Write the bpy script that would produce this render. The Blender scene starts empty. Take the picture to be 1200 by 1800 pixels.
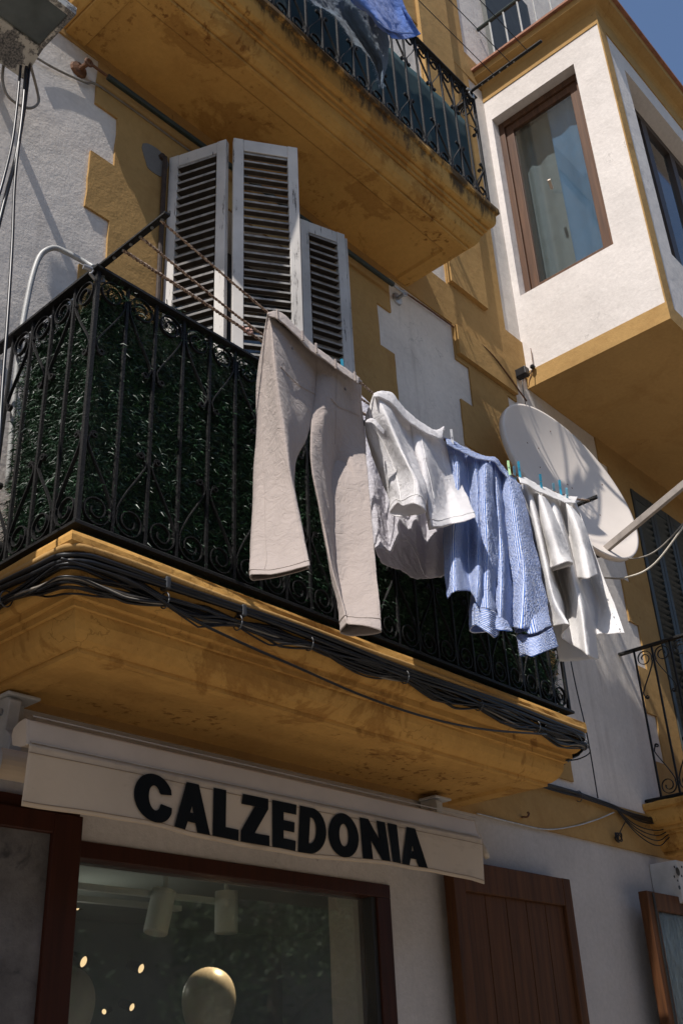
import bpy, math, random
import numpy as np
from mathutils import Vector, Matrix
random.seed(7); rng = np.random.default_rng(7)
S = bpy.context.scene
COL = S.collection
rad = math.radians

# ------------------------------------------------------------------ camera
YAW, PITCH, ROLL, FPX = 0.857321753, 0.498697066, -0.04931348, 1844.55
_fw = np.array([math.sin(YAW)*math.cos(PITCH), math.cos(YAW)*math.cos(PITCH), math.sin(PITCH)])
_r = np.array([math.cos(YAW), -math.sin(YAW), 0.0]); _u = np.cross(_r, _fw)
CR = math.cos(ROLL)*_r + math.sin(ROLL)*_u
CU = -math.sin(ROLL)*_r + math.cos(ROLL)*_u
CF = _fw
EYE = np.array([0.0, 0.0, 1.6])
cd = bpy.data.cameras.new('camera'); cam = bpy.data.objects.new('camera', cd); COL.objects.link(cam)
cam.matrix_world = Matrix(((CR[0], CU[0], -CF[0], 0.0), (CR[1], CU[1], -CF[1], 0.0), (CR[2], CU[2], -CF[2], 1.6), (0, 0, 0, 1)))
cd.sensor_fit = 'VERTICAL'; cd.sensor_height = 36; cd.lens = FPX/1800*36
cd.clip_start = 0.05; cd.clip_end = 500
S.camera = cam

def at(px, py, Y=None, X=None, Z=None):
    """point of the photograph's sight line where it meets a plane of the place"""
    d = (px-600)*CR - (py-900)*CU + FPX*CF
    if Y is not None: t = Y/d[1]
    elif X is not None: t = X/d[0]
    else: t = (Z-1.6)/d[2]
    return EYE + d*t

# ------------------------------------------------------------------ light
SUN_EL, SUN_AZ = rad(57), rad(11)      # travels along +x, slightly towards the facade
w = bpy.data.worlds.new('World'); S.world = w; w.use_nodes = True
nt = w.node_tree; bg = nt.nodes['Background']
sky = nt.nodes.new('ShaderNodeTexSky'); sky.sky_type = 'NISHITA'; sky.sun_disc = False
sd = Vector((math.cos(SUN_EL)*math.cos(SUN_AZ), math.cos(SUN_EL)*math.sin(SUN_AZ), -math.sin(SUN_EL)))
sky.sun_elevation = SUN_EL; sky.sun_rotation = math.atan2(-sd.x, -sd.y)
nt.links.new(sky.outputs[0], bg.inputs[0]); bg.inputs[1].default_value = 0.115; sky.dust_density = 1.0; sky.ozone_density = 3.0
sl = bpy.data.lights.new('sun', 'SUN'); sl.energy = 5.0; sl.angle = rad(0.5); sl.color = (1.0, 0.945, 0.89)
so = bpy.data.objects.new('sun', sl); COL.objects.link(so)
so.rotation_euler = sd.to_track_quat('-Z', 'Y').to_euler(); so.location = (-8, -3, 14)
S.view_settings.view_transform = 'Standard'; S.view_settings.look = 'None'
S.view_settings.exposure = 0.28; S.view_settings.gamma = 1
try:
    S.cycles.max_bounces = 8; S.cycles.diffuse_bounces = 4; S.cycles.use_denoising = True
except Exception: pass

# ------------------------------------------------------------------ helpers
class MB:
    def __init__(s): s.v = []; s.f = []; s.uv = None
    def add(s, vs, fs):
        o = len(s.v); s.v.extend([tuple(map(float, p)) for p in vs]); s.f.extend([tuple(i+o for i in f) for f in fs]); return s
    def box(s, x0, x1, y0, y1, z0, z1):
        v = [(x, y, z) for x in (x0, x1) for y in (y0, y1) for z in (z0, z1)]
        return s.add(v, [(0,1,3,2),(4,6,7,5),(0,4,5,1),(2,3,7,6),(0,2,6,4),(1,5,7,3)])
    def obox(s, c, ax, ay, az):
        """box from centre and three half-axis vectors"""
        c = np.array(c, float); ax, ay, az = (np.array(a, float) for a in (ax, ay, az))
        v = [c+i*ax+j*ay+k*az for i in (-1,1) for j in (-1,1) for k in (-1,1)]
        return s.add(v, [(0,1,3,2),(4,6,7,5),(0,4,5,1),(2,3,7,6),(0,2,6,4),(1,5,7,3)])
    def bar(s, a, b, wd, ht, up=(0,0,1)):
        a = np.array(a, float); b = np.array(b, float); d = b-a; L = np.linalg.norm(d); d = d/L
        u = np.array(up, float); sx = np.cross(d, u); sx /= np.linalg.norm(sx); u2 = np.cross(sx, d)
        return s.obox((a+b)/2, d*L/2, sx*wd/2, u2*ht/2)
    def prism(s, poly, frm, dep):
        """poly list of 3-D points, extruded by vector dep"""
        n = len(poly); p = [np.array(q, float) for q in poly]; d = np.array(dep, float)
        s.add(p+[q+d for q in p], [tuple(range(n)), tuple(range(2*n-1, n-1, -1))]+[(i, n+i, n+(i+1) % n, (i+1) % n) for i in range(n)])
        return s
    def tube(s, pts, r, n=8, cap=True, closed=False):
        P = np.array(pts, float); m = len(P)
        T = np.gradient(P, axis=0); T /= np.linalg.norm(T, axis=1)[:, None]+1e-12
        ref = np.array([0, 0, 1.0]) if abs(T[0][2]) < .9 else np.array([1.0, 0, 0])
        N = np.cross(T[0], ref); N /= np.linalg.norm(N); vs = []
        for i in range(m):
            N = N-T[i]*(N@T[i]); N /= np.linalg.norm(N)+1e-12; B = np.cross(T[i], N)
            rr = r[i] if hasattr(r, '__len__') else r
            for k in range(n):
                a = 2*math.pi*k/n; vs.append(P[i]+rr*(math.cos(a)*N+math.sin(a)*B))
        fs = [(i*n+k, i*n+(k+1) % n, (i+1)*n+(k+1) % n, (i+1)*n+k) for i in range(m-1) for k in range(n)]
        if cap: fs += [tuple(range(n-1, -1, -1)), tuple((m-1)*n+k for k in range(n))]
        return s.add(vs, fs)
    def grid(s, G, closed_u=False):
        """G array (rows, cols, 3)"""
        r, c, _ = G.shape; vs = G.reshape(-1, 3); fs = []
        cc = c if closed_u else c-1
        for i in range(r-1):
            for j in range(cc):
                k = (j+1) % c; fs.append((i*c+j, i*c+k, (i+1)*c+k, (i+1)*c+j))
        return s.add(vs, fs)
    def sweep(s, prof, frames):
        """prof list of (a,b); frames list of (origin, A, B): ring = o + a*A + b*B, closed profile"""
        n = len(prof); vs = []
        for o, A, B in frames:
            for a, b in prof: vs.append(np.array(o)+a*np.array(A)+b*np.array(B))
        m = len(frames)
        fs = [(i*n+k, i*n+(k+1) % n, (i+1)*n+(k+1) % n, (i+1)*n+k) for i in range(m-1) for k in range(n)]
        fs += [tuple(range(n-1, -1, -1)), tuple((m-1)*n+k for k in range(n))]
        return s.add(vs, fs)
    def lathe(s, prof, c, axis=(0,0,1), n=24, cap=True):
        ax = np.array(axis, float); ax /= np.linalg.norm(ax)
        ref = np.array([0,0,1.0]) if abs(ax[2]) < .9 else np.array([1.0,0,0])
        A = np.cross(ax, ref); A /= np.linalg.norm(A); B = np.cross(ax, A); c = np.array(c, float)
        vs = [c+ax*h+r*(math.cos(2*math.pi*k/n)*A+math.sin(2*math.pi*k/n)*B) for r, h in prof for k in range(n)]
        m = len(prof)
        fs = [(i*n+k, i*n+(k+1) % n, (i+1)*n+(k+1) % n, (i+1)*n+k) for i in range(m-1) for k in range(n)]
        if cap: fs += [tuple(range(n-1, -1, -1)), tuple((m-1)*n+k for k in range(n))]
        return s.add(vs, fs)

def link(o, parent=None):
    COL.objects.link(o)
    if parent is not None:
        o.parent = parent
        if parent.type == 'EMPTY': o.matrix_parent_inverse = Matrix.Translation(-Vector(parent.location))
    return o
def build(name, mb, mat, parent=None, smooth=False, bevel=0, uv=None, recalc=True):
    me = bpy.data.meshes.new(name)
    me.from_pydata(mb.v, [], mb.f); me.update()
    if recalc:
        import bmesh
        bm = bmesh.new(); bm.from_mesh(me); bmesh.ops.recalc_face_normals(bm, faces=bm.faces); bm.to_mesh(me); bm.free()
    if uv is not None:
        L = me.uv_layers.new(name='UVMap')
        idx = np.empty(len(me.loops), dtype=np.int32); me.loops.foreach_get('vertex_index', idx)
        L.data.foreach_set('uv', np.asarray(uv, dtype=np.float32)[idx].ravel())
    if smooth: me.polygons.foreach_set('use_smooth', [True]*len(me.polygons))
    me.materials.append(mat)
    o = bpy.data.objects.new(name, me)
    if bevel:
        b = o.modifiers.new('bevel', 'BEVEL'); b.width = bevel; b.segments = 2; b.limit_method = 'ANGLE'
    return link(o, parent)
def thing(name, label, cat, loc, group=None):
    o = bpy.data.objects.new(name, None); COL.objects.link(o); o.location = loc; o.empty_display_size = .1
    o['label'] = label; o['category'] = cat
    if group: o['group'] = group
    return o
def tag(o, label, cat, group=None):
    o['label'] = label; o['category'] = cat
    if group: o['group'] = group
    return o
def struct(o): o['kind'] = 'structure'; return o
def copy_tree(o, parent=None):
    c = o.copy(); COL.objects.link(c)
    if parent is not None:
        inv = o.matrix_parent_inverse.copy(); bas = o.matrix_basis.copy()
        c.parent = parent; c.matrix_parent_inverse = inv; c.matrix_basis = bas
    for ch in list(o.children): copy_tree(ch, c)
    return c
def spline(pts, n):
    """Catmull-Rom through points (list of k-vectors) sampled at n places"""
    P = np.array(pts, float); m = len(P)
    if m == 2:
        t = np.linspace(0, 1, n)[:, None]; return P[0]*(1-t)+P[1]*t
    Q = np.vstack([2*P[0]-P[1], P, 2*P[-1]-P[-2]])
    t = np.linspace(0, m-1, n); i = np.minimum(t.astype(int), m-2); f = (t-i)[:, None]
    a, b, c, d = Q[i], Q[i+1], Q[i+2], Q[i+3]
    return .5*((2*b)+(c-a)*f+(2*a-5*b+4*c-d)*f**2+(3*b-a-3*c+d)*f**3)

# ------------------------------------------------------------------ materials
def newmat(name):
    m = bpy.data.materials.new(name); m.use_nodes = True
    n = m.node_tree.nodes; l = m.node_tree.links
    return m, n, l, n['Principled BSDF']
def noise(n, l, scale, detail=5, rough=.6, coord='Object', stretch=None, dist=0):
    tc = n.new('ShaderNodeTexCoord'); src = tc.outputs[coord]
    if stretch:
        mp = n.new('ShaderNodeMapping'); mp.inputs['Scale'].default_value = stretch; l.new(src, mp.inputs[0]); src = mp.outputs[0]
    t = n.new('ShaderNodeTexNoise'); t.inputs['Scale'].default_value = scale; t.inputs['Detail'].default_value = detail
    t.inputs['Roughness'].default_value = rough; t.inputs['Distortion'].default_value = dist
    l.new(src, t.inputs[0]); return t.outputs[0]
def ramp(n, l, src, stops):
    r = n.new('ShaderNodeValToRGB'); e = r.color_ramp.elements
    while len(e) < len(stops): e.new(.5)
    for k, (p, c) in enumerate(stops):
        e[k].position = p; e[k].color = (c, c, c, 1) if not hasattr(c, '__len__') else (*c, 1)
    l.new(src, r.inputs[0]); return r.outputs[0]
def mix(n, l, fac, a, b, mode='MIX'):
    m = n.new('ShaderNodeMix'); m.data_type = 'RGBA'; m.blend_type = mode
    for i, v in ((0, fac), (6, a), (7, b)):
        if hasattr(v, 'is_output') or hasattr(v, 'links'): l.new(v, m.inputs[i])
        else: m.inputs[i].default_value = v if i == 0 else (*v, 1)
    return m.outputs[2]
def math_(n, l, op, a, b=None):
    m = n.new('ShaderNodeMath'); m.operation = op
    for i, v in ((0, a), (1, b)):
        if v is None: continue
        if hasattr(v, 'links'): l.new(v, m.inputs[i])
        else: m.inputs[i].default_value = v
    return m.outputs[0]
def bump(n, l, b, h, strength, dist=.01, prev=None):
    k = n.new('ShaderNodeBump'); k.inputs['Strength'].default_value = strength; k.inputs['Distance'].default_value = dist
    l.new(h, k.inputs['Height'])
    if prev is not None: l.new(prev, k.inputs['Normal'])
    l.new(k.outputs[0], b.inputs['Normal']); return k.outputs[0]
def plain(name, c, rough=.6, metal=0, var=.15, vs=14, bs=.15, bsc=60, spec=.5):
    m, n, l, b = newmat(name)
    t = noise(n, l, vs); f = ramp(n, l, t, [(.3, 0), (.7, 1)])
    l.new(mix(n, l, f, tuple(x*(1-var) for x in c), tuple(min(1, x*(1+var)) for x in c)), b.inputs['Base Color'])
    b.inputs['Roughness'].default_value = rough; b.inputs['Metallic'].default_value = metal
    b.inputs['Specular IOR Level'].default_value = spec
    if bs: bump(n, l, b, noise(n, l, bsc), bs, .004)
    return m
def stucco(name, c, dark, stain=.4, coarse=.5, streak=None, rough=.92, crack=True, spots=0., grain=False, smin=.5):
    m, n, l, b = newmat(name)
    col = mix(n, l, ramp(n, l, noise(n, l, 1.3, 6), [(.35, 0), (.68, 1)]), c, tuple(.82*x for x in c))
    st = ramp(n, l, noise(n, l, 2.7, 8, .68, dist=.6), [(smin, 0), (smin+.2, stain)])
    col = mix(n, l, st, col, dark)
    fine = ramp(n, l, noise(n, l, 38, 4), [(.3, .88), (.7, 1.0)])
    col = mix(n, l, 1.0, col, fine, 'MULTIPLY')
    if streak:
        s1 = ramp(n, l, noise(n, l, 1, 6, .7, stretch=streak), [(.52, 0), (.68, .75)])
        s2 = ramp(n, l, noise(n, l, 2.1, 3), [(.42, 0), (.6, 1)])
        col = mix(n, l, math_(n, l, 'MULTIPLY', s1, s2), col, dark)
    if spots:
        sp = ramp(n, l, noise(n, l, 24, 2, .5), [(.70, 0), (.74, spots)])
        col = mix(n, l, sp, col, (.10, .085, .07))
    if crack:
        v = n.new('ShaderNodeTexVoronoi'); v.feature = 'DISTANCE_TO_EDGE'; v.inputs['Scale'].default_value = .8
        tc = n.new('ShaderNodeTexCoord'); mp = n.new('ShaderNodeVectorMath'); mp.operation = 'ADD'
        nz = n.new('ShaderNodeTexNoise'); nz.inputs['Scale'].default_value = 3.1; nz.inputs['Detail'].default_value = 6
        l.new(tc.outputs['Object'], nz.inputs[0]); l.new(tc.outputs['Object'], mp.inputs[0]); l.new(nz.outputs[1], mp.inputs[1])
        l.new(mp.outputs[0], v.inputs[0])
        ck = ramp(n, l, v.outputs[0], [(0, 1), (.0035, 0)])
        ck = math_(n, l, 'MULTIPLY', ck, ramp(n, l, noise(n, l, 1.1, 2), [(.54, 0), (.60, .45)]))
        col = mix(n, l, ck, col, tuple(.35*x for x in dark))
    l.new(col, b.inputs['Base Color']); b.inputs['Roughness'].default_value = rough; b.inputs['Specular IOR Level'].default_value = .2
    p = bump(n, l, b, noise(n, l, 9, 3), .25, .02)
    p = bump(n, l, b, noise(n, l, 75, 4, .7), coarse, .006, p)
    if grain: bump(n, l, b, noise(n, l, 105, 2, .5), 1.0, .02, p)
    return m

OCH = (.44, .268, .098); OCHD = (.24, .115, .032)
M = {}
M['white'] = stucco('white_stucco', (.77, .705, .63), (.46, .41, .36), .3, .35, streak=(7, 7, .7), spots=.2)
M['baywhite'] = stucco('bay_white_stucco', (.72, .665, .62), (.52, .47, .43), .18, .22, spots=.12)
M['rough'] = stucco('rough_white_stucco', (.77, .705, .63), (.47, .43, .39), .3, 1.0, crack=False, grain=True)
M['ochre'] = stucco('ochre_stucco', OCH, OCHD, .35, .3)
def slabmat():
    m = stucco('stained_ochre_moulding', (.56, .315, .088), (.30, .13, .03), .35, .3, crack=True, smin=.50); n = m.node_tree.nodes; l = m.node_tree.links; b = n['Principled BSDF']
    col = b.inputs['Base Color'].links[0].from_socket
    # tide marked damp patches with a firm edge, and thin rusty runs
    p = noise(n, l, 1.9, 9, .66, dist=.5)
    edge = ramp(n, l, p, [(.56, 0), (.60, .5), (.63, .34), (.72, .6)])
    col = mix(n, l, edge, col, (.19, .072, .012))
    r1 = ramp(n, l, noise(n, l, 1, 3, .6, stretch=(26, 26, 1.3)), [(.56, 0), (.66, .8)])
    r2 = ramp(n, l, noise(n, l, 1.7, 3), [(.5, 0), (.6, 1)])
    col = mix(n, l, math_(n, l, 'MULTIPLY', r1, r2), col, (.16, .06, .012))
    dk = ramp(n, l, noise(n, l, 60, 3, .6), [(.66, 0), (.72, .35)])
    col = mix(n, l, dk, col, (.12, .06, .02))
    l.new(col, b.inputs['Base Color']); return m
M['slab'] = slabmat()
M['shopwhite'] = stucco('shop_wall_paint', (.55, .51, .47), (.35, .32, .29), .3, .5)
M['iron'] = plain('black_iron', (.0055, .0052, .005), .6, .0, .6, 60, .8, 160, .3)
M['wood'] = None
def wood(name, c, c2, rough=.45, stretch=(14, 14, .8), bs=.15, spec=.5):
    m, n, l, b = newmat(name); b.inputs['Specular IOR Level'].default_value = spec
    t = noise(n, l, 2.2, 7, .65, stretch=stretch, dist=.4)
    l.new(mix(n, l, ramp(n, l, t, [(.32, 0), (.7, 1)]), c, c2), b.inputs['Base Color'])
    b.inputs['Roughness'].default_value = rough; bump(n, l, b, t, bs, .004); return m
M['darkwood'] = wood('dark_reddish_wood', (.048, .013, .006), (.024, .007, .003), .5, spec=.2)
M['plank'] = wood('brown_plank_wood', (.105, .040, .013), (.042, .016, .006), .65, spec=.2)
M['baywood'] = wood('bay_window_brown_wood', (.125, .06, .03), (.052, .024, .013), .6, spec=.25)
def peel(name):
    m, n, l, b = newmat(name)
    f = ramp(n, l, noise(n, l, 2.5, 8, .75, stretch=(22, 22, 2.2)), [(.60, 0), (.64, 1)])
    g = ramp(n, l, noise(n, l, 3, 4), [(.35, .72), (.65, 1)])
    col = mix(n, l, 1., (.58, .545, .50), g, 'MULTIPLY')
    l.new(mix(n, l, f, col, (.06, .05, .042)), b.inputs['Base Color']); b.inputs['Roughness'].default_value = .7
    bump(n, l, b, math_(n, l, 'SUBTRACT', 1., f), .5, .003); return m
M['peel'] = peel('peeling_white_paint')
M['greenpaint'] = plain('dark_green_shutter_paint', (.030, .034, .030), .6, 0, .3, 12, .3)
M['pvc'] = plain('cream_awning_metal', (.49, .40, .305), .45, 0, .1, 5, .1)
M['cable'] = plain('black_cable_rubber', (.0055, .006, .0075), .4, 0, .3, 30, 0, spec=.4)
M['cablegrey'] = plain('pale_cable', (.20, .18, .15), .5, 0, .2, 30, 0)
M['tie'] = plain('grey_plastic_tie', (.045, .047, .05), .4, 0, .1, 30, 0)
M['steel'] = plain('galvanised_steel', (.35, .36, .37), .4, .7, .2, 40, .1)
M['paintpole'] = plain('chipped_white_pole_paint', (.33, .33, .315), .5, 0, .15, 30, .2)
M['greenrod'] = plain('black_green_rod_paint', (.012, .022, .018), .4, 0, .3, 20, .1)
M['rust'] = plain('rusty_iron', (.13, .055, .022), .85, 0, .5, 30, .5)

# ------------------------------------------------------------------ ground, street
g = build('ground', MB().box(-60, 60, -60, 60, -.4, 0), stucco('pale_stone_paving', (.30, .265, .225), (.22, .195, .165), .4, .3), None)
struct(g)
p = MB()
p.box(-30, 40, 1.9, 3.2, 0.004, .13); struct(build('pavement', p, stucco('pavement_stone', (.30, .26, .22), (.2, .18, .15), .4, .3)))

# ------------------------------------------------------------------ the house
YW = 3.0
house = thing('townhouse', 'old white and ochre townhouse facade with balconies and a shop below', 'building', (3, 3.2, 0))
DX0, DX1 = 2.30, 3.55           # balcony door opening
SX0, SX1, SZ = 2.04, 3.65, 2.34 # shop window opening
def holes(mb, x0, x1, z0, z1, y0, y1, ops):
    """solid wall slab with rectangular openings"""
    xs = sorted({x0, x1, *[o[0] for o in ops], *[o[1] for o in ops]}); xs = [x for x in xs if x0 <= x <= x1]
    for a, b in zip(xs, xs[1:]):
        c = (a+b)/2; zs = z0
        for o in sorted([(o[0], o[1], max(o[2], z0), min(o[3], z1)) for o in ops if o[0] < c < o[1] and o[3] > z0 and o[2] < z1], key=lambda o: o[2]):
            if o[2] > zs: mb.box(a, b, y0, y1, zs, o[2])
            zs = o[3]
        if zs < z1: mb.box(a, b, y0, y1, zs, z1)
    return mb
def wall_panels(ops, x0, x1, z0, z1, y0, y1):
    # front skin as one welded sheet per column, to keep seams invisible
    return holes(MB(), x0, x1, z0, z1, y0, y1, ops)
OPS = [(DX0, DX1, 3.05, 5.58), (DX0, DX1, 6.27, 8.7), (SX0, SX1, .9, SZ), (6.9, 8.15, 3.05, 5.6), (4.2, 4.9, .1, 2.4)]
build('wall', wall_panels(OPS, 1.2, 12, 2.735, 13, YW, 3.35), M['white'], house)
build('rough_wall', wall_panels([], -9, 1.2, 0, 13, YW, 3.35), M['rough'], house)
build('shop_wall', wall_panels(OPS, 1.2, 12, 0, 2.735, YW, 3.35), M['shopwhite'], house)
# painted ochre quoin fields, slightly proud
t = MB(); f = YW-.012
def field(x0, x1, z0, z1, d=0):
    n = max(2, int((z1-z0)/.03))
    if z1-z0 > 1 or x1-x0 > 1.5: return t.box(x0, x1, f-d, YW-.0005, z0, z1)
    zs = np.linspace(z0, z1, n); ja = np.convolve(rng.normal(0, .0035, n), [.3, .4, .3], 'same'); jb = np.convolve(rng.normal(0, .0035, n), [.3, .4, .3], 'same')
    poly = [(x0+a, f-d, z) for a, z in zip(ja, zs)]+[(x1+b, f-d, z) for b, z in zip(jb[::-1], zs[::-1])]
    t.prism(poly, None, (0, .0115+d, 0))
ZT = [5.66, 5.35, 5.01, 4.68, 4.35, 4.02, 3.69, 3.36, 3.05]
def surround(cx, hw, dx0, dx1):
    o, i = hw, hw-.13
    z1 = 5.95
    for k, z0 in enumerate(ZT):
        h = o if k % 2 == 0 else i
        top = 5.58
        for a, b in ((cx-h, dx0), (dx1, cx+h)): field(a, b, z0, z1)
        if k == 0: field(dx0, dx1, 5.58, 5.95)
        z1 = z0
surround(2.925, 1.075, DX0, DX1)
surround(7.55, 1.09, 6.9, 8.15)
z1 = 5.95
for k, z0 in enumerate(ZT):
    a = 4.65 if k % 2 == 0 else 4.79; b = 5.35 if k % 2 == 0 else 5.235
    field(a, b, z0, z1); z1 = z0
field(1.2, 12, 5.951, 6.28)                       # floor band
field(1.2, 12, 2.735, 2.98)                      # band below the balconies
field(4.65, 5.335, 6.28, 13); field(1.2, 1.9, 9.0, 13); field(1.97, 3.99, 8.75, 9.35)
field(4.0, 12, 8.95, 9.25, .003)
build('ochre_trim', t, M['ochre'], house)
t = MB()
t.box(4.66, 5.085, YW-.045, YW-.0125, 6.30, 13)
t.box(4.66, 5.33, YW-.042, YW-.0125, 5.70, 5.93)
build('moulding', t, M['ochre'], house)

# balcony slabs with their moulded edges
PROF = [(0, .295), (-.004, .284), (-.004, .264), (.002, .254), (.014, .250), (.015, .240), (.017, .210), (.022, .186), (.032, .166), (.046, .154), (.056, .152), (.060, .156), (.062, .150), (.062, .130), (.074, .128), (.078, .132), (.080, .126), (.080, .108),
        (.090, .106), (.093, .109), (.094, .100), (.098, .078), (.108, .054), (.124, .034), (.143, .020), (.152, .018), (.156, .022), (.157, .004), (.175, .0)]
def slab(x0, x1, yf, z0, mat, k=1.0):
    mb = MB(); n = 60
    def ring(e, z, out):
        # left side (wall to corner), front, right side
        L = [(x0+e, y) for y in np.linspace(YW-.002, yf+e, 14)]
        F = [(x, yf+e) for x in np.linspace(x0+e, x1-e, n)][1:]
        R = [(x1-e, y) for y in np.linspace(yf+e, YW-.002, 14)][1:]
        return [(x, y, z) for x, y in L+F+R]
    G = np.array([ring(e, z0+h*k, 0) for e, h in PROF])
    # worn, slightly irregular plaster edge
    for i in range(G.shape[0]):
        a = .0065 if i < 4 else .002
        ph = rng.normal(0, 1, G.shape[1]); ph = np.convolve(ph, [.25, .5, .25], 'same')
        G[i, :, 2] += a*ph*.6; G[i, :, 1] += a*ph*.6
        G[i, [0, -1], 1] = YW-.002
    mb.grid(G)
    c = G.shape[1]
    top = [(x0, YW-.002, z0+.295*k), (x1, YW-.002, z0+.295*k)]
    last = (G.shape[0]-1)*c
    mb.f.append(tuple(range(c)))                 # top cap
    # soffit with a sunk panel
    e = .175; xa, xb, ya = x0+e, x1-e, yf+e
    o = len(mb.v); q = .085
    mb.add([(xa+q, YW-.002, z0), (xa+q, ya+q, z0), (xb-q, ya+q, z0), (xb-q, YW-.002, z0)], [])
    mb.add([(xa+q+.012, YW-.002, z0+.014), (xa+q+.012, ya+q+.012, z0+.014), (xb-q-.012, ya+q+.012, z0+.014), (xb-q-.012, YW-.002, z0+.014)], [])
    mb.add([(xa, YW-.002, z0), (xa, ya, z0), (xb, ya, z0), (xb, YW-.002, z0)], [])
    A, B, Cc = o, o+4, o+8
    for k2 in range(3): mb.f.append((Cc+k2, Cc+k2+1, A+k2+1, A+k2)); mb.f.append((A+k2, A+k2+1, B+k2+1, B+k2))
    mb.f.append((B, B+1, B+2, B+3))
    return mb
def grime(name, z0, z1):
    m = M['slab'].copy(); m.name = name; n = m.node_tree.nodes; l = m.node_tree.links; b = n['Principled BSDF']
    old = b.inputs['Base Color'].links[0].from_socket
    tc = n.new('ShaderNodeTexCoord'); sx = n.new('ShaderNodeSeparateXYZ'); l.new(tc.outputs['Object'], sx.inputs[0])
    mr = n.new('ShaderNodeMapRange'); mr.inputs[1].default_value = z0; mr.inputs[2].default_value = z1; l.new(sx.outputs[2], mr.inputs[0])
    a = noise(n, l, 3.1, 9, .75, stretch=(1.3, 1.3, 1.0), dist=.3)
    st = noise(n, l, 1, 6, .75, stretch=(16, 16, 1.1))
    v = math_(n, l, 'ADD', math_(n, l, 'ADD', math_(n, l, 'MULTIPLY', a, .55), math_(n, l, 'MULTIPLY', st, .45)), math_(n, l, 'MULTIPLY', math_(n, l, 'SUBTRACT', mr.outputs[0], .75), .38))
    fac = ramp(n, l, v, [(.465, 0), (.56, .92)])
    l.new(mix(n, l, fac, old, (.050, .034, .02)), b.inputs['Base Color'])
    return m
M['grime'] = grime('black_stained_ochre_moulding', 5.99, 6.31)
YF = 2.345
b1 = slab(1.515, 4.39, YF, 2.75, M['slab']); o = build('balcony', b1, M['slab'], house)
b2 = slab(1.50, 4.345, 2.36, 5.972, M['grime'], 1.13); o = build('balcony', b2, M['grime'], house); o['label'] = 'upper balcony with black rain stains'
b0 = slab(-2.1, .93, YF, 2.75, M['slab']); build('balcony', b0, M['slab'], house)  # unseen balcony, added for its shade on the awning's left end
build('sun_block_panel', MB().box(.88, .90, 2.40, 2.998, 3.046, 4.05), M['greenpaint'], house)  # unseen panel, added to keep direct sun off the awning
b3 = slab(6.17, 9.05, YF, 2.75, M['slab']); build('balcony', b3, M['slab'], house)

# folding louvred shutters of the balcony door
def shutter(a, b, z0, z1, mat, slat=.052, fr=.050, th=.032, mid=None, ang=55, name='shutter', flip=1, slatmat=None, sw=.021):
    a = np.array([*a, 0.]); b = np.array([*b, 0.]); d = b-a; L = np.linalg.norm(d); d /= L; nrm = np.cross(d, [0, 0, 1.])
    fm = MB(); up = np.array([0, 0, 1.])
    def bx(mb, u0, u1, za, zb, t=th, off=0): mb.obox(a+d*(u0+u1)/2+up*(za+zb)/2+nrm*off, d*(u1-u0)/2, nrm*t/2, up*(zb-za)/2)
    bx(fm, 0, fr, z0, z1); bx(fm, L-fr, L, z0, z1)
    rails = [(z0, z0+.11), (z1-.075, z1)]
    if mid: rails.append((mid-.05, mid+.05))
    for za, zb in rails: bx(fm, fr, L-fr, za, zb, th-.004)
    f = build(name, fm, mat, house, bevel=.003)
    sm = MB(); em_ = MB(); z = z0+.13
    while z < z1-.09:
        if not (mid and mid-.07 < z < mid+.07):
            ca, sa = math.cos(rad(ang)), math.sin(rad(ang))
            w = sw
            jit = rng.normal(0, .0012)
            sm.obox(a+d*L/2+up*(z+jit), d*(L/2-fr-.001), (nrm*flip*ca+up*sa)*w*1.0, (nrm*flip*-sa+up*ca)*.004)
            if slatmat: em_.obox(a+d*L/2+up*(z+jit)+(nrm*flip*ca+up*sa)*(w+.001), d*(L/2-fr-.001), (nrm*flip*ca+up*sa)*.0012, (nrm*flip*-sa+up*ca)*.0052); em_.obox(a+d*L/2+up*(z+jit)-(nrm*flip*ca+up*sa)*(w+.001), d*(L/2-fr-.001), (nrm*flip*ca+up*sa)*.0012, (nrm*flip*-sa+up*ca)*.0052)
        z += slat
    build('slats', sm, slatmat or mat, f)
    if slatmat: build('slat_edges', em_, M['slatedge'], f)
    return f
ZS0, ZS1 = 3.12, 5.63
M['slatedge'] = plain('worn_white_slat_edge', (.25, .24, .225), .8, 0, .4, 25, .2)
M['slatdirt'] = plain('bare_dirty_slat_wood', (.045, .034, .026), .85, 0, .4, 20, .2)
shutter((2.300, 2.985), (2.414, 2.700), ZS0, ZS1, M['peel'], ang=-12, slatmat=M['slatdirt'])
shutter((2.428, 2.676), (2.688, 2.500), ZS0, ZS1, M['peel'], ang=2, slatmat=M['slatdirt'], sw=.013)
shutter((3.035, 2.825), (3.290, 2.738), ZS0, ZS1, M['peel'], ang=-12, slatmat=M['slatdirt'])
shutter((3.305, 2.745), (3.530, 2.985), ZS0, ZS1, M['peel'], ang=35)
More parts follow.
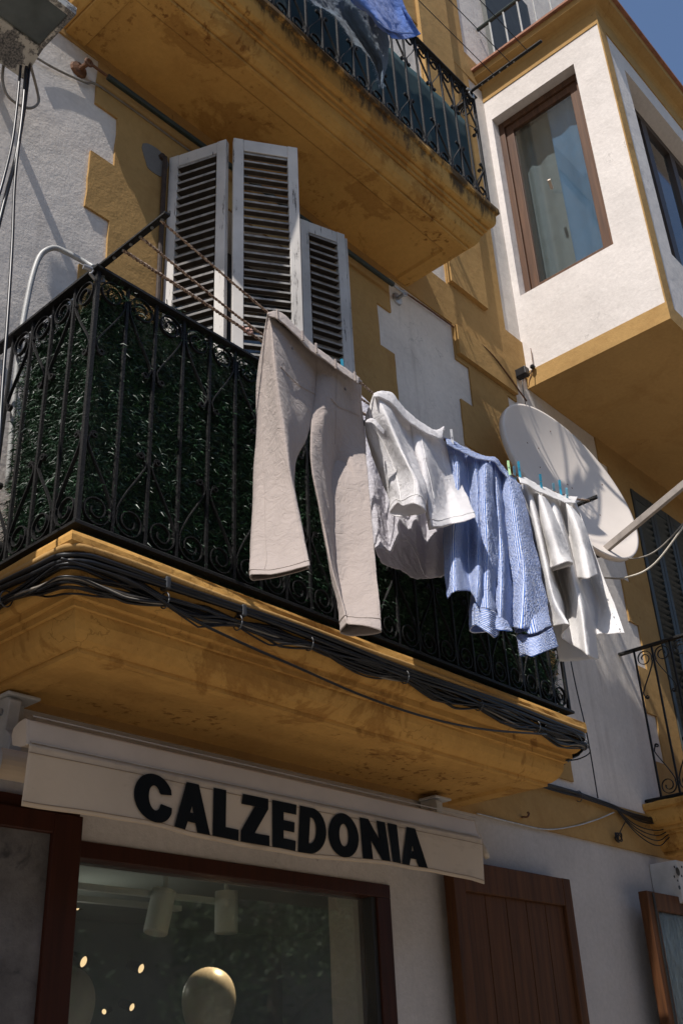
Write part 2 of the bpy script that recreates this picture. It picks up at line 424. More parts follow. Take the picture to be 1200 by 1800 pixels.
# the room behind: dark door leaves with glass, set back
dm = MB()
for x in (2.32, 2.62, 2.90, 3.20, 3.48): dm.box(x, x+.06, 3.22, 3.27, 3.06, 5.56)
dm.box(2.31, 3.54, 3.221, 3.269, 5.44, 5.565); dm.box(2.31, 3.54, 3.221, 3.269, 3.06, 3.5)
door = build('balcony_door', dm, plain('brown_door_paint', (.05, .04, .032), .6), house)
def glassmat(name, tint, rough=.03, refl=1.0, haze=0., base=0.):
    m, n, l, b = newmat(name); n.remove(b); out = n['Material Output']
    tr = n.new('ShaderNodeBsdfTransparent'); tr.inputs[0].default_value = (*tint, 1)
    gl = n.new('ShaderNodeBsdfGlossy'); gl.inputs['Roughness'].default_value = rough; gl.inputs[0].default_value = (refl, refl, refl, 1)
    fr = n.new('ShaderNodeFresnel'); fr.inputs[0].default_value = 1.52
    nb = n.new('ShaderNodeBump'); nb.inputs['Strength'].default_value = .05; nb.inputs['Distance'].default_value = .02
    l.new(noise(n, l, 1.5, 2), nb.inputs['Height']); l.new(nb.outputs[0], gl.inputs['Normal'])
    ge = n.new('ShaderNodeNewGeometry'); front = math_(n, l, 'SUBTRACT', 1., ge.outputs['Backfacing'])
    mx = n.new('ShaderNodeMixShader'); l.new(math_(n, l, 'MULTIPLY', math_(n, l, 'ADD', fr.outputs[0], base), front), mx.inputs[0]); l.new(tr.outputs[0], mx.inputs[1]); l.new(gl.outputs[0], mx.inputs[2])
    res = mx.outputs[0]
    if haze:
        # diffuse film: dust on the bay pane, painted street reflection on the shop glass
        df = n.new('ShaderNodeBsdfDiffuse'); df.inputs[0].default_value = (.46, .53, .50, 1)
        m2 = n.new('ShaderNodeMixShader'); d = ramp(n, l, noise(n, l, 2.2, 8, .7, stretch=(1, 1, .5)), [(.3, haze*.6), (.7, haze*1.3)])
        l.new(math_(n, l, 'MULTIPLY', d, front), m2.inputs[0]); l.new(res, m2.inputs[1]); l.new(df.outputs[0], m2.inputs[2]); res = m2.outputs[0]
    l.new(res, out.inputs[0]); return m
M['glass'] = glassmat('shop_window_glass', (.80, .82, .80), haze=.10, base=.06)  # haze paints the pale reflection of the street into the glass
build('pane', MB().box(2.33, 3.52, 3.238, 3.244, 3.45, 5.47), M['glass'], door)
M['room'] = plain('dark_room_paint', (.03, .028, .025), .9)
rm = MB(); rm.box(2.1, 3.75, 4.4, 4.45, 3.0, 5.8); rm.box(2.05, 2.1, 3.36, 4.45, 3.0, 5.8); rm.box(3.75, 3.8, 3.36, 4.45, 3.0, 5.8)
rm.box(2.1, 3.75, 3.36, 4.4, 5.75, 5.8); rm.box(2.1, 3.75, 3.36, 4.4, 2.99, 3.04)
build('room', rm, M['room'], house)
# upper floor door (dark, mostly hidden)
um = MB(); um.box(2.3, 3.55, 3.2, 3.25, 6.27, 8.7)
build('balcony_door', um, M['greenpaint'], house)
# neighbouring green shutters, closed
g1 = shutter((6.905, 2.995), (7.215, 2.995), 3.07, 5.59, M['greenpaint'], ang=45, flip=1)
for x0 in (7.22, 7.535, 7.85): shutter((x0, 2.995), (x0+.305, 2.995), 3.07, 5.59, M['greenpaint'], ang=45, flip=1)
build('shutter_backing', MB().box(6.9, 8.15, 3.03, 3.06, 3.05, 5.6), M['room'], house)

# bay window
BX, BY, BZ0, BZ1 = 5.55, 1.905, 5.87, 8.90
bw = MB(); WZ0, WZ1, WY0, WY1 = 6.69, 8.57, 2.165, 2.945
th = .22
xs = BX
def bay_side(mb):
    # side face as four pieces round the window
    mb.box(BX, BX+th, BY+.003, WY0, BZ0+.14, BZ1-.06); mb.box(BX, BX+th, WY1, YW-.001, BZ0+.14, BZ1-.06)
    mb.box(BX, BX+th, WY0, WY1, BZ0+.14, WZ0); mb.box(BX, BX+th, WY0, WY1, WZ1, BZ1-.06)
bay_side(bw)
fx0, fx1, fz0, fz1 = 5.91, 7.9, 6.66, 8.60
bw.box(BX+th, fx0, BY+.003, BY+.2, BZ0+.14, BZ1-.06); bw.box(fx1, 8.6, BY+.003, BY+.2, BZ0+.14, BZ1-.06)
bw.box(fx0, fx1, BY+.003, BY+.2, BZ0+.14, fz0); bw.box(fx0, fx1, BY+.003, BY+.2, fz1, BZ1-.06)
bw.box(8.45, 8.6, BY+.2, YW-.001, BZ0+.14, BZ1-.06)
bay = build('bay_window', bw, M['baywhite'], house)
bt = MB()
bt.box(BX-.008, 8.608, BY-.008, YW-.002, BZ0, BZ0+.14)
bt.box(BX-.006, BX+.11, BY-.006, BY+.004, BZ0+.14, BZ1-.06)      # corner band on the front

build('ochre_border', bt, M['ochre'], bay)
bc = MB()
CPROF = [(.007, -.09), (.007, .05), (.012, .06), (.02, .075), (.04, .09), (.075, .10), (.115, .115), (.12, .17), (-.3, .17), (-.3, -.10)]
frames = [((BX, YW-.002, BZ1-.0), (-1, 0, 0), (0, 0, 1)), ((BX, BY, BZ1), (-1, -1, 0), (0, 0, 1)), ((8.6, BY, BZ1), (1, -1, 0), (0, 0, 1)), ((8.6, YW-.002, BZ1), (1, 0, 0), (0, 0, 1))]
bc.sweep(CPROF, frames); bc.box(BX+.29, 8.31, BY+.29, YW-.002, BZ1+.03, BZ1+.168)
build('cornice', bc, M['ochre'], bay)
tl = MB(); tl.box(BX-.15, 8.75, BY-.15, YW-.002, BZ1+.171, BZ1+.193)
build('tile_edge', tl, plain('terracotta_edge', (.26, .11, .06), .8, 0, .3), bay)
# side window: frame, sash, pane
wx = BX+.085
wf = MB()
wf.box(wx, wx+.07, WY0, WY0+.05, WZ0, WZ1); wf.box(wx, wx+.07, WY1-.05, WY1, WZ0, WZ1)
wf.box(wx, wx+.07, WY0+.05, WY1-.05, WZ0, WZ0+.05); wf.box(wx, wx+.07, WY0+.05, WY1-.05, WZ1-.06, WZ1)
wf.box(wx+.02, wx+.06, WY0+.051, WY0+.12, WZ0+.051, WZ1-.061); wf.box(wx+.02, wx+.06, WY1-.12, WY1-.051, WZ0+.051, WZ1-.061)
wf.box(wx+.02, wx+.06, WY0+.12, WY1-.12, WZ0+.051, WZ0+.12); wf.box(wx+.02, wx+.06, WY0+.12, WY1-.12, WZ1-.13, WZ1-.061)
wn = build('window', wf, M['baywood'], house, bevel=.004)
def dusty(name, c):
    m, n, l, b = newmat(name)
    d = ramp(n, l, noise(n, l, 2, 8, .75, stretch=(1, 3, 14)), [(.35, .8), (.7, 1.1)])
    l.new(mix(n, l, 1., c, d, 'MULTIPLY'), b.inputs['Base Color']); b.inputs['Roughness'].default_value = .25
    b.inputs['Specular IOR Level'].default_value = .6
    return m
M['dustglass'] = glassmat('dusty_bay_glass', (.88, .91, .93), .05, haze=.025, base=.05)
build('pane', MB().box(wx+.038, wx+.044, WY0+.118, WY1-.118, WZ0+.118, WZ1-.128), M['dustglass'], wn)
cm = MB()
yy = np.linspace(WY0+.02, WY1-.02, 90)
def curtain(y0, y1, x, mat, nm, amp=.02):
    yy = np.linspace(y0, y1, 70); zz = np.linspace(WZ0-.1, WZ1+.1, 8)
    G = np.array([[(x+amp*math.sin(y*38+math.sin(y*11)*2), y, z) for y in yy] for z in zz])
    return build(nm, MB().grid(G), mat, wn, smooth=True, recalc=False)
curtain(2.10, 2.56, wx+.14, plain('blue_reflection_curtain', (.022, .090, .165), .8, 0, .12, 8), 'curtain', .005)  # blue put into the curtain for the sky reflected in the pane
curtain(2.52, 3.0, wx+.20, plain('grey_reflection_curtain', (.10, .118, .112), .8, 0, .15, 8), 'curtain', .008)  # grey-green put into the curtain for the wall reflected in the pane
hm = MB(); hm.bar((wx+.018, WY0+.42, 7.60), (wx-.05, WY0+.40, 7.63), .022, .022); 
build('handle', hm, M['pvc'], wn)
# front window of the bay
ff = MB()
ff.box(fx0, fx0+.06, BY+.13, BY+.19, fz0, fz1); ff.box(fx0+.06, fx1, BY+.13, BY+.19, fz1-.07, fz1); ff.box(fx0+.06, fx1, BY+.13, BY+.19, fz0, fz0+.06)
for x in (6.38, 6.9, 7.42): ff.box(x, x+.10, BY+.131, BY+.189, fz0+.06, fz1-.07)
fw = build('window', ff, plain('dark_brown_window_paint', (.045, .03, .022), .5), house)
build('pane', MB().box(fx0+.06, fx1, BY+.158, BY+.164, fz0+.06, fz1-.07), M['dustglass'], fw)
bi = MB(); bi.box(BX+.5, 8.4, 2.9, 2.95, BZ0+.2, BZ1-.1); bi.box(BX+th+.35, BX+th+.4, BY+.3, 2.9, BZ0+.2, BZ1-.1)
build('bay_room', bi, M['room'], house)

# ------------------------------------------------------------------ shop front
sf = MB()
sf.box(SX0, SX1, 2.99, 3.10, SZ-.055, SZ-.001); sf.box(SX1-.09, SX1-.001, 2.99, 3.10, .9, SZ-.055); sf.box(SX0+.001, SX0+.03, 2.99, 3.10, .9, SZ-.055)
sf.box(SX0+.03, SX1-.09, 3.02, 3.08, .9, 1.0)
swf = build('shop_window', sf, M['darkwood'], house, bevel=.003)
gp = MB().box(SX0+.03, SX1-.09, 3.052, 3.060, 1.0, SZ-.055)
build('pane', gp, M['glass'], swf)
isf = MB(); isf.box(SX1-.115, SX1-.0905, 3.0, 3.05, 1.0, SZ-.056)
build('glazing_bead', isf, plain('black_rubber_bead', (.012, .011, .01), .5), swf)
lf = MB()
lf.box(1.925, 2.032, 2.93, 2.999, .7, 2.40); lf.box(1.30, 1.925, 2.931, 2.998, 2.335, 2.40); 
lw = build('shop_door', lf, M['darkwood'], house, bevel=.004)
def blotched(name):
    m, n, l, b = newmat(name)
    a = ramp(n, l, noise(n, l, 3.2, 10, .72), [(.35, 0), (.68, 1)])
    c = mix(n, l, a, (.055, .048, .043), (.17, .155, .145))
    d = ramp(n, l, noise(n, l, 5, 6, .6, dist=1), [(.58, 0), (.68, .9)])
    l.new(mix(n, l, d, c, (.02, .019, .02)), b.inputs['Base Color']); b.inputs['Roughness'].default_value = .6
    bump(n, l, b, noise(n, l, 9, 9, .7), .6, .01); return m
M['blotched'] = blotched('blotched_grey_panel')
build('panel', MB().box(1.30, 1.925, 2.95, 2.99, .7, 2.335), M['blotched'], lw)  # grey panel blotched at random in lighter and darker tones
dk = MB(); dk.box(1.5, 2.04, 2.962, 2.9995, 2.40, 2.445)
build('lintel', dk, M['darkwood'], house)
# room behind the glass
def plainroom(): 
    m = MB()
    m.box(1.6, 6.4, 6.4, 6.5, 0, 2.75); m.box(1.5, 1.6, 3.36, 6.5, 0, 2.75); m.box(6.4, 6.5, 3.36, 6.5, 0, 2.75)
    return m
build('shop_room', plainroom(), plain('shop_interior_dark_wall', (.115, .145, .135), .9, 0, .1, 3, 0), house)
build('shop_floor', MB().box(1.6, 6.4, 3.36, 6.4, 0.05, .1), plain('shop_floor_tile', (.1, .1, .1), .6), house)
build('shop_ceiling', MB().box(1.5, 6.5, 3.36, 6.5, 2.66, 2.73), plain('shop_ceiling_paint', (.26, .30, .285), .9, 0, .1, 3, 0), house)
build('pelmet', MB().box(2.0, 3.36, 3.42, 3.50, 2.42, 2.655), plain('shop_pelmet_paint', (.30, .36, .34), .8, 0, .1, 3, 0), house)

build('door', MB().box(4.2, 4.9, 3.12, 3.17, .1, 2.4), M['room'], house)
# wooden shutter leaf on the right of the shop
x0, x1, z1, y0, y1 = 3.99, 5.0, 2.475, 2.90, 2.955
pm = MB()
pm.box(x1-.075, x1, y0, y1, .5, z1); pm.box(x0, x0+.085, y0, y1, .5, z1); pm.box(x0+.085, x1-.075, y0+.001, y1-.001, z1-.135, z1-.001)
leaf = build('wooden_shutter', pm, M['plank'], None, bevel=.004)
tag(leaf, 'brown plank shutter folded open against white wall beside the awning', 'shutter')
pk = MB(); n = 5; ww = (x1-x0-.16)/n
for i in range(n): pk.box(x0+.085+i*ww+.0025, x0+.085+(i+1)*ww-.0025, y0+.018, y1-.01, .5, z1-.135)
build('planks', pk, M['plank'], leaf, bevel=.002)
# second leaf at the right edge with a dark pane
pm = MB(); xa, xb = 5.72, 6.75; za = 2.475
pm.box(xa, xa+.10, 2.845, 2.90, .5, za); pm.box(xa+.10, xb, 2.846, 2.899, za-.10, za-.001)
leaf2 = build('framed_shutter', pm, M['plank'], None, bevel=.004)
tag(leaf2, 'brown framed shutter with a crinkled dark sheet at right edge of wall', 'shutter')
def crinkle():
    m, n, l, b = newmat('crinkled_dark_sheet')
    t = noise(n, l, 7, 8, .7, stretch=(1, 1, .5))
    l.new(mix(n, l, ramp(n, l, t, [(.4, 0), (.7, 1)]), (.014, .015, .018), (.05, .056, .066)), b.inputs['Base Color'])
    b.inputs['Roughness'].default_value = .25; bump(n, l, b, t, .9, .02); return m
build('sheet', MB().box(xa+.10, xb, 2.862, 2.868, .5, za-.10), crinkle(), leaf2)
hb = MB(); hb.box(xa+.055, xa+.072, 2.838, 2.8445, .5, za-.01)
build('hinge_strip', hb, M['iron'], leaf2)

# ------------------------------------------------------------------ iron railings
RX0, RX1, RY, RZ0, RZ1 = 1.54, 4.29, 2.365, 3.09, 4.045
def spiral(c, r0, r1, a0, a1, n):
    t = np.linspace(0, 1, n); a = np.radians(a0+(a1-a0)*t); r = r0+(r1-r0)*t**1.3
    return [(c[0]+rr*math.cos(x), c[1]+rr*math.sin(x)) for rr, x in zip(r, a)]
def scroll_path(s):
    """half lyre between a main bar (u=0) and the next bar (u=s): (u, z) with z up from the rail"""
    p = spiral((.034, .318), .006, .014, -330, 200, 12)
    p += [(.0125, .292), (.018, .272), (.04, .232), (.075, .175), (s-.02, .118), (s-.0105, .09)]
    p += spiral((s/2, .062), s/2-.0095, .016, 22, -560, 44)
    q = [(a, max(b, .004)) for a, b in p]
    return spline(q, 90)
def scroll_mesh(s, flip):
    P = scroll_path(s); mb = MB(); T = np.gradient(P, axis=0); T /= np.linalg.norm(T, axis=1)[:, None]
    fr = []
    h = RZ1-RZ0
    for (u, z), (tx, tz) in zip(P, T):
        nx, nz = -tz, tx
        if flip: z, nz = h-z, -nz
        fr.append(((u, 0, z), (nx, 0, nz), (0, 1, 0)))
    a, b = .002, .006
    mb.sweep([(-a, -b), (a, -b), (a, b), (-a, b)], fr); return mb
def make_railing():
    root = thing('balcony_railing', 'black wrought iron railing in front of the green artificial hedge', 'railing', (RX0, RY, 3.05), 'wrought iron balcony railings')
    pf = [(-.02, -.006), (.02, -.006), (.02, .004), (.011, .011), (-.011, .011), (-.02, .004)]
    mb = MB()
    for z, nm, k in ((RZ1+.012, 'handrail', 1.), (RZ0-.008, 'bottom_rail', .85)):
        mb = MB(); q = [(a*k, b) for a, b in pf]; e = .02
        fr = [((RX0, YW-.004, z), (-1, 0, 0), (0, 0, 1)), ((RX0, RY, z), (-1, -1, 0), (0, 0, 1)), ((RX1, RY, z), (1, -1, 0), (0, 0, 1)), ((RX1, YW-.004, z), (1, 0, 0), (0, 0, 1))]
        fr = [(np.array(o), A, B) for o, A, B in fr]
        mb.sweep(q, fr); build(nm, mb, M['iron'], root)
    def balu(x, y, big):
        w = .0075 if big else .0055; mb = MB(); c = []
        mb.box(x-w, x+w, y-w, y+w, RZ0-.0035, RZ1+.0055); build('baluster', mb, M['iron'], root)
    s = .125; ss = (YW-RY)/5
    for i in range(23): balu(RX0+i*s, RY, i in (0, 22))
    for x in (RX0, RX1):
        for i in range(1, 5): balu(x, RY+i*ss, False)
    protos = {}
    def put(flip, x, y, rot, mir):
        k = flip
        if k not in protos:
            o = build('scroll', scroll_mesh(s, flip), M['iron'], root); protos[k] = o
        else:
            o = protos[k].copy(); COL.objects.link(o); o.parent = root
        base = Matrix.Translation(Vector((x, y, RZ0))) @ Matrix.Rotation(rot, 4, 'Z') @ Matrix.Diagonal((-1 if mir else 1, 1, 1, 1))
        o.matrix_parent_inverse = Matrix.Translation(-Vector(root.location)); o.matrix_basis = base
    for i in range(0, 23, 2):
        for fl in (0, 1):
            if i < 22: put(fl, RX0+i*s, RY, 0, False)
            if i > 0: put(fl, RX0+i*s, RY, 0, True)
    for x in (RX0, RX1):
        for i in (0, 2, 4):
            for fl in (0, 1):
                if i < 4: put(fl, x, RY+i*ss, rad(90), False)
                if i > 0: put(fl, x, RY+i*ss, rad(90), True)
    return root
rail = make_railing()
r2 = copy_tree(rail); r2.location = (RX0+.015, RY+.03, 3.05+3.25); r2['label'] = 'black wrought iron railing of the top balcony with a teal sheet behind'
r3 = copy_tree(rail); r3.location = (RX0+4.69, RY+.02, 3.05-.015); r3['label'] = 'black wrought iron railing beside the dark green louvred shutters'

# ------------------------------------------------------------------ artificial hedge behind the railing
def blade_cloud(n, place):
    mb = MB()
    for k in range(n):
        c, out, side = place()
        L = rng.uniform(.018, .042); w = rng.uniform(.001, .0019)
        d = out*rng.uniform(.1, .8)+side*rng.normal(0, .8)+np.array([0, 0, rng.normal(-.05, .35)]); d /= np.linalg.norm(d)
        q = np.cross(d, rng.normal(0, 1, 3)); q /= np.linalg.norm(q)
        mid = c+d*L*.55+np.array([0, 0, .003]); e = c+d*L-np.array([0, 0, L*.22])
        mb.add([c-q*w*.6, c+q*w*.6, mid+q*w, mid-q*w, e], [(0, 1, 2, 3), (3, 2, 4)])
    return mb
hx0, hx1, hy = 1.575, 4.255, 2.388
hedge = thing('hedge_screen', 'dark green artificial hedge screen lining the inside of the iron railing', 'hedge screen', (2.9, hy, 3.05))
def stem_bump(u): return .012*math.sin(u*2*math.pi/.052)
def topz(u): return 4.045+.02*math.sin(u*7.3)+.03*math.sin(u*17+1)+.02*math.sin(u*41)
def pf():
    u = rng.uniform(hx0, hx1)
    u = u+.5*stem_bump(u)
    z = 3.06+(topz(u)-3.06)*rng.uniform(0, 1)**.84
    return np.array([u, hy+rng.uniform(-.012, .018), z]), np.array([0, -1., 0]), np.array([1., 0, 0])
def pside():
    v = rng.uniform(2.40, 2.83); z = rng.uniform(3.06, topz(v*2))
    return np.array([1.575+rng.uniform(-.012, .018), v, z]), np.array([-1., 0, 0]), np.array([0, 1., 0])
def ptop():
    u = rng.choice([1.62, 1.68, 1.98, 2.08, 2.2, 2.26, 2.6, 3.1])+rng.normal(0, .03)
    return np.array([u, hy+rng.uniform(-.03, .03), 4.0+rng.normal(0, .02)]), np.array([0, -1., .6]), np.array([1., 0, 0])
mb = blade_cloud(60000, pf); m2 = blade_cloud(14000, pside); m3 = blade_cloud(1200, ptop)
mb.add(m2.v, m2.f); mb.add(m3.v, m3.f)
def needle():
    m, n, l, b = newmat('artificial_needles')
    gi = n.new('ShaderNodeObjectInfo')
    t = noise(n, l, 30, 2); r_ = ramp(n, l, t, [(.35, (.008, .022, .011)), (.6, (.016, .055, .022)), (.8, (.05, .14, .035))])
    l.new(r_, b.inputs['Base Color']); b.inputs['Roughness'].default_value = .45; b.inputs['Specular IOR Level'].default_value = .4
    return m
M['needle'] = needle()
build('needles', mb, M['needle'], hedge, recalc=False)
bk = MB(); bk.box(hx0+.02, hx1, hy+.03, hy+.036, 3.05, 4.015); bk.box(1.60, 1.606, 2.436, 2.83, 3.05, 4.005)
build('mesh_backing', bk, plain('dark_green_backing', (.008, .02, .011), .9), hedge)

# teal sheet on the upper balcony
pts = np.array([[at(640, 96, 2.46), at(640, 340, 2.46)], [at(728, 122, 2.46), at(728, 340, 2.46)], [at(800, 196, 2.46), at(800, 380, 2.46)], [at(858, 238, 2.46), at(858, 400, 2.46)]])
top = spline([(1.62, 7.12), (2.4, 7.09), (3.3, 7.10), (3.72, 7.12), (4.0, 7.10), (4.27, 7.11)], 90)
G = np.array([[(x, 2.46+.004*math.sin(x*9)+.003*math.sin(x*27+v*3), 6.28+(zt-6.28)*v) for x, zt in top] for v in np.linspace(0, 1, 14)])
ts = build('privacy_sheet', MB().grid(G), plain('teal_fabric', (.007, .034, .042), .8, 0, .15, 6, .15), None, smooth=True, recalc=False)
so_ = ts.modifiers.new('s', 'SOLIDIFY'); so_.thickness = .004
tag(ts, 'dark teal sheet stretched behind the railing of the upper balcony', 'sheet')

# ------------------------------------------------------------------ awning
AY = 2.62
aw = thing('awning', 'rolled cream shop awning with black lettering on its valance', 'awning', (2.7, 2.8, 2.5))
ax0, ax1 = 1.612, 3.815
cs = MB()
prof = [(0, -.062), (.004, -.066), (.03, -.064), (.07, -.05), (.08, -.02), (.075, .0), (.05, .012), (.02, .016), (.014, .012)]
cs.sweep(prof, [((ax0, AY, 2.555), (0, 1, 0), (0, 0, 1)), ((ax1, AY, 2.555), (0, 1, 0), (0, 0, 1))])
cas = build('cassette', cs, M['pvc'], aw, bevel=.004)
ln = MB(); ln.box(ax0+.005, ax1-.005, AY-.003, AY-.0005, 2.498, 2.503); ln.box(ax0+.005, ax1-.005, AY-.002, AY-.0003, 2.575, 2.578)
build('groove_shade', ln, plain('painted_groove_shade', (.34, .30, .26), .6), cas)  # darker strips on the flat face, painted as the shade of grooves
def fabricmat(name, c, rough=.9, weave=900, var=.1, trans=.0, crease=.25, crs=9, uvw=True, dark=None):
    m, n, l, b = newmat(name)
    f = ramp(n, l, noise(n, l, 4, 6, .6), [(.3, 0), (.7, 1)])
    col = mix(n, l, f, tuple(x*(1-var) for x in c), tuple(min(1, x*(1+var*.5)) for x in c))
    if dark is not None:
        col = mix(n, l, ramp(n, l, noise(n, l, 3, 7, .7, stretch=(1, 1, 2.5)), [(.52, 0), (.75, .55)]), col, dark)
    l.new(col, b.inputs['Base Color']); b.inputs['Roughness'].default_value = rough; b.inputs['Specular IOR Level'].default_value = .15
    b.inputs['Sheen Weight'].default_value = .15
    p = bump(n, l, b, noise(n, l, crs, 6, .65, dist=1.2), crease, .02)
    bump(n, l, b, noise(n, l, weave, 2), .25, .002, p)
    if trans:
        out = n['Material Output']; t = n.new('ShaderNodeBsdfTranslucent'); l.new(col, t.inputs[0])
        mx = n.new('ShaderNodeMixShader'); mx.inputs[0].default_value = trans
        l.new(b.outputs[0], mx.inputs[1]); l.new(t.outputs[0], mx.inputs[2]); l.new(mx.outputs[0], out.inputs[0])
    return m
M['canvas'] = fabricmat('dirty_cream_canvas', (.49, .39, .28), .85, 700, .08, 0, .12, 5, dark=(.19, .145, .095))
def valy(x, v):
    """the valance hangs with a slow ripple"""
    return AY-.006+.013*v*math.sin(x*5.1+.6)+.008*v*math.sin(x*11.7)+.004*v*math.sin(x*23+1)
def valz(x, v):
    t = (x-ax0)/(ax1-ax0); zb = 2.315+.006*math.sin(x*4.3)-.008*math.sin(math.pi*t)
    return 2.493+(zb-2.493)*v
xs_ = np.linspace(ax0, ax1+.012, 160)
G = np.array([[(x+.012*v*max(0, x-2.7)**2, valy(x, v), valz(x, v)) for x in xs_] for v in np.linspace(0, 1, 16)])
vl = build('valance', MB().grid(G), M['canvas'], aw, smooth=True, recalc=False)
so_ = vl.modifiers.new('s', 'SOLIDIFY'); so_.thickness = .003; so_.offset = 1
hm = MB()
for v in (.14, .925): hm.tube([(x+.012*v*max(0, x-2.7)**2, valy(x, v)-.0015, valz(x, v)) for x in xs_], .0011, 4)
build('stitching', hm, plain('brown_thread', (.22, .17, .12), .9), vl)
# lettering: heavy grotesque capitals, drawn as outlines in unit boxes
def arcp(cx, cy, rx, ry, a0, a1, n=22):
    return [(cx+rx*math.cos(math.radians(a)), cy+ry*math.sin(math.radians(a))) for a in np.linspace(a0, a1, n)]
def ringstrip(o, i): return [('strip', o, i)]
def letter(ch):
    t = .30                                    # stem
    if ch == 'I': return .31, [[(0, 0), (.31, 0), (.31, 1), (0, 1)]]
    if ch == 'L': return .62, [[(0, 0), (t, 0), (t, 1), (0, 1)], [(t, 0), (.62, 0), (.62, .23), (t, .23)]]
    if ch == 'E': return .66, [[(0, 0), (t, 0), (t, 1), (0, 1)], [(t, 0), (.66, 0), (.66, .22), (t, .22)], [(t, .39), (.61, .39), (.61, .61), (t, .61)], [(t, .78), (.65, .78), (.65, 1), (t, 1)]]
    if ch == 'Z': return .70, [[(0, .78), (.67, .78), (.67, 1), (.03, 1), (.03, .78)][0:4], [(.0, .22), (.34, .22), (.67, .78), (.33, .78)], [(0, 0), (.70, 0), (.70, .22), (0, .22)]]
    if ch == 'N': return .78, [[(0, 0), (.27, 0), (.27, 1), (0, 1)], [(.51, 0), (.78, 0), (.78, 1), (.51, 1)], [(.27, .98), (.27, .46), (.51, .02), (.51, .54)]]
    if ch == 'A': return .86, [[(0, 0), (.28, 0), (.34, .18), (.34, .18), (.26+.1, .24)][:3]+[(.43, .52), (.43, 1), (.29, 1)], [(.86, 0), (.57, 0), (.52, .18), (.43, .52), (.43, 1), (.57, 1)], [(.34, .18), (.52, .18), (.466, .38), (.394, .38)]]
    if ch == 'D':
        o = [(t, 1)]+[(.34, 1)]+arcp(.34, .5, .40, .5, 88, -88)+[(.34, 0), (t, 0)]
        i = [(t, .78)]+[(.33, .78)]+arcp(.33, .5, .14, .28, 88, -88)+[(.33, .22), (t, .22)]
        return .74, [[(0, 0), (t, 0), (t, 1), (0, 1)], ('strip', o, i)]
    if ch == 'O': return .84, [('strip', arcp(.42, .5, .42, .52, 90, 450, 50), arcp(.42, .5, .125, .265, 90, 450, 50))]
    if ch == 'C': return .80, [('strip', arcp(.42, .5, .42, .52, 22, 338, 44)[0:0]+[(.80, .635)]+arcp(.42, .5, .42, .52, 28, 332, 44)+[(.80, .365)], [(.55, .60)]+arcp(.42, .5, .125, .265, 30, 330, 44)+[(.55, .40)])]
txt = MB(); X0, X1 = 1.978, 3.418
ws = [letter(c)[0] for c in 'CALZEDONIA']; gap = [.05, .05, .05, .07, .08, .05, .07, .08, .04]
total = sum(ws)+sum(gap); kx = (X1-X0)/total; u = 0
def put2(px_, pz_):
    x = X0+px_*kx; v = .105+(1-pz_)*.82
    return (x, valy(x, v)-.0045, valz(x, v))
for ci, c in enumerate('CALZEDONIA'):
    wd, shapes = letter(c)
    for sh in shapes:
        if sh[0] == 'strip':
            o, i = sh[1], sh[2]; n = min(len(o), len(i)); vs = [put2(u+a, b) for a, b in o[:n]]+[put2(u+a, b) for a, b in i[:n]]
            txt.add(vs, [(k, k+1, n+k+1, n+k) for k in range(n-1)])
        else:
            # subdivide along z so the glyph follows the ripple of the cloth
            P = sh
            if len(P) == 4:
                a, b, cc, d = [np.array(q, float) for q in P]; N = 6
                L = [a+(d-a)*k/N for k in range(N+1)]; R = [b+(cc-b)*k/N for k in range(N+1)]
                vs = [put2(u+q[0], q[1]) for q in L]+[put2(u+q[0], q[1]) for q in R]
                txt.add(vs, [(k, N+1+k, N+2+k, k+1) for k in range(N)])
            else: txt.add([put2(u+q[0], q[1]) for q in P], [tuple(range(len(P)))])
    u += wd+(gap[ci] if ci < 9 else 0)
lt = build('lettering', txt, plain('black_print', (.004, .005, .0055), .85, 0, .2, 9, .1, spec=.15), vl, recalc=False)
# end caps and wall brackets
def bracket(x, s):
    m = MB()
    m.box(x-.06, x+.06, 2.885, 2.985, 2.729, 2.741)                       # plate under the slab
    S_ = [(2.985, 2.728), (2.905, 2.728), (2.89, 2.715), (2.895, 2.66), (2.90, 2.62), (2.875, 2.60), (2.86, 2.57), (2.868, 2.54), (2.90, 2.53), (2.985, 2.53)]
    m.prism([(x-.05, y, z) for y, z in S_], None, (.045, 0, 0)); m.box(x-.03, x+.045, 2.955, 2.984, 2.53, 2.728)
    b = build('bracket', m, M['paintwhite'], aw, bevel=.004)
    k = MB()
    for dy, dz in ((2.905, 2.727), (2.955, 2.727)): k.lathe([(0, 0), (.008, 0), (.008, -.004), (0, -.005)], (x-.03, dy, dz+.002), n=8)
    for dy, dz in ((2.93, 2.68), (2.94, 2.60)): k.lathe([(0, 0), (.012, 0), (.012, .006), (0, .008)], (x-.05, dy, dz), axis=(-1, 0, 0), n=10)
    build('bolt', k, M['steel'], b)
M['paintwhite'] = plain('grimy_white_enamel', (.42, .42, .41), .45, 0, .15, 12, .15)
bracket(1.745, -1); bracket(3.95, 1)
for x, sgn in ((ax0, -1), (ax1, 1)):
    m = MB(); prof2 = [(a*1.03-.001, b*1.02) for a, b in prof]
    m.sweep(prof2, [((x, AY, 2.555), (0, 1, 0), (0, 0, 1)), ((x+sgn*.008, AY, 2.555), (0, 1, 0), (0, 0, 1))])
    build('end_cap', m, M['pvc'], aw)
    m = MB(); m.lathe([(0, 0), (.058, 0), (.062, .012), (.062, .07), (.05, .085), (0, .085)], (x+sgn*.005, 2.80, 2.475), axis=(sgn, 0, 0), n=24)
    build('roller_end', m, M['paintwhite'], aw, smooth=False, bevel=.003)
m = MB(); m.lathe([(0, 0), (.045, 0), (.045, ax1-ax0-.04), (0, ax1-ax0-.04)], (ax0+.02, 2.83, 2.49), axis=(1, 0, 0), n=20)
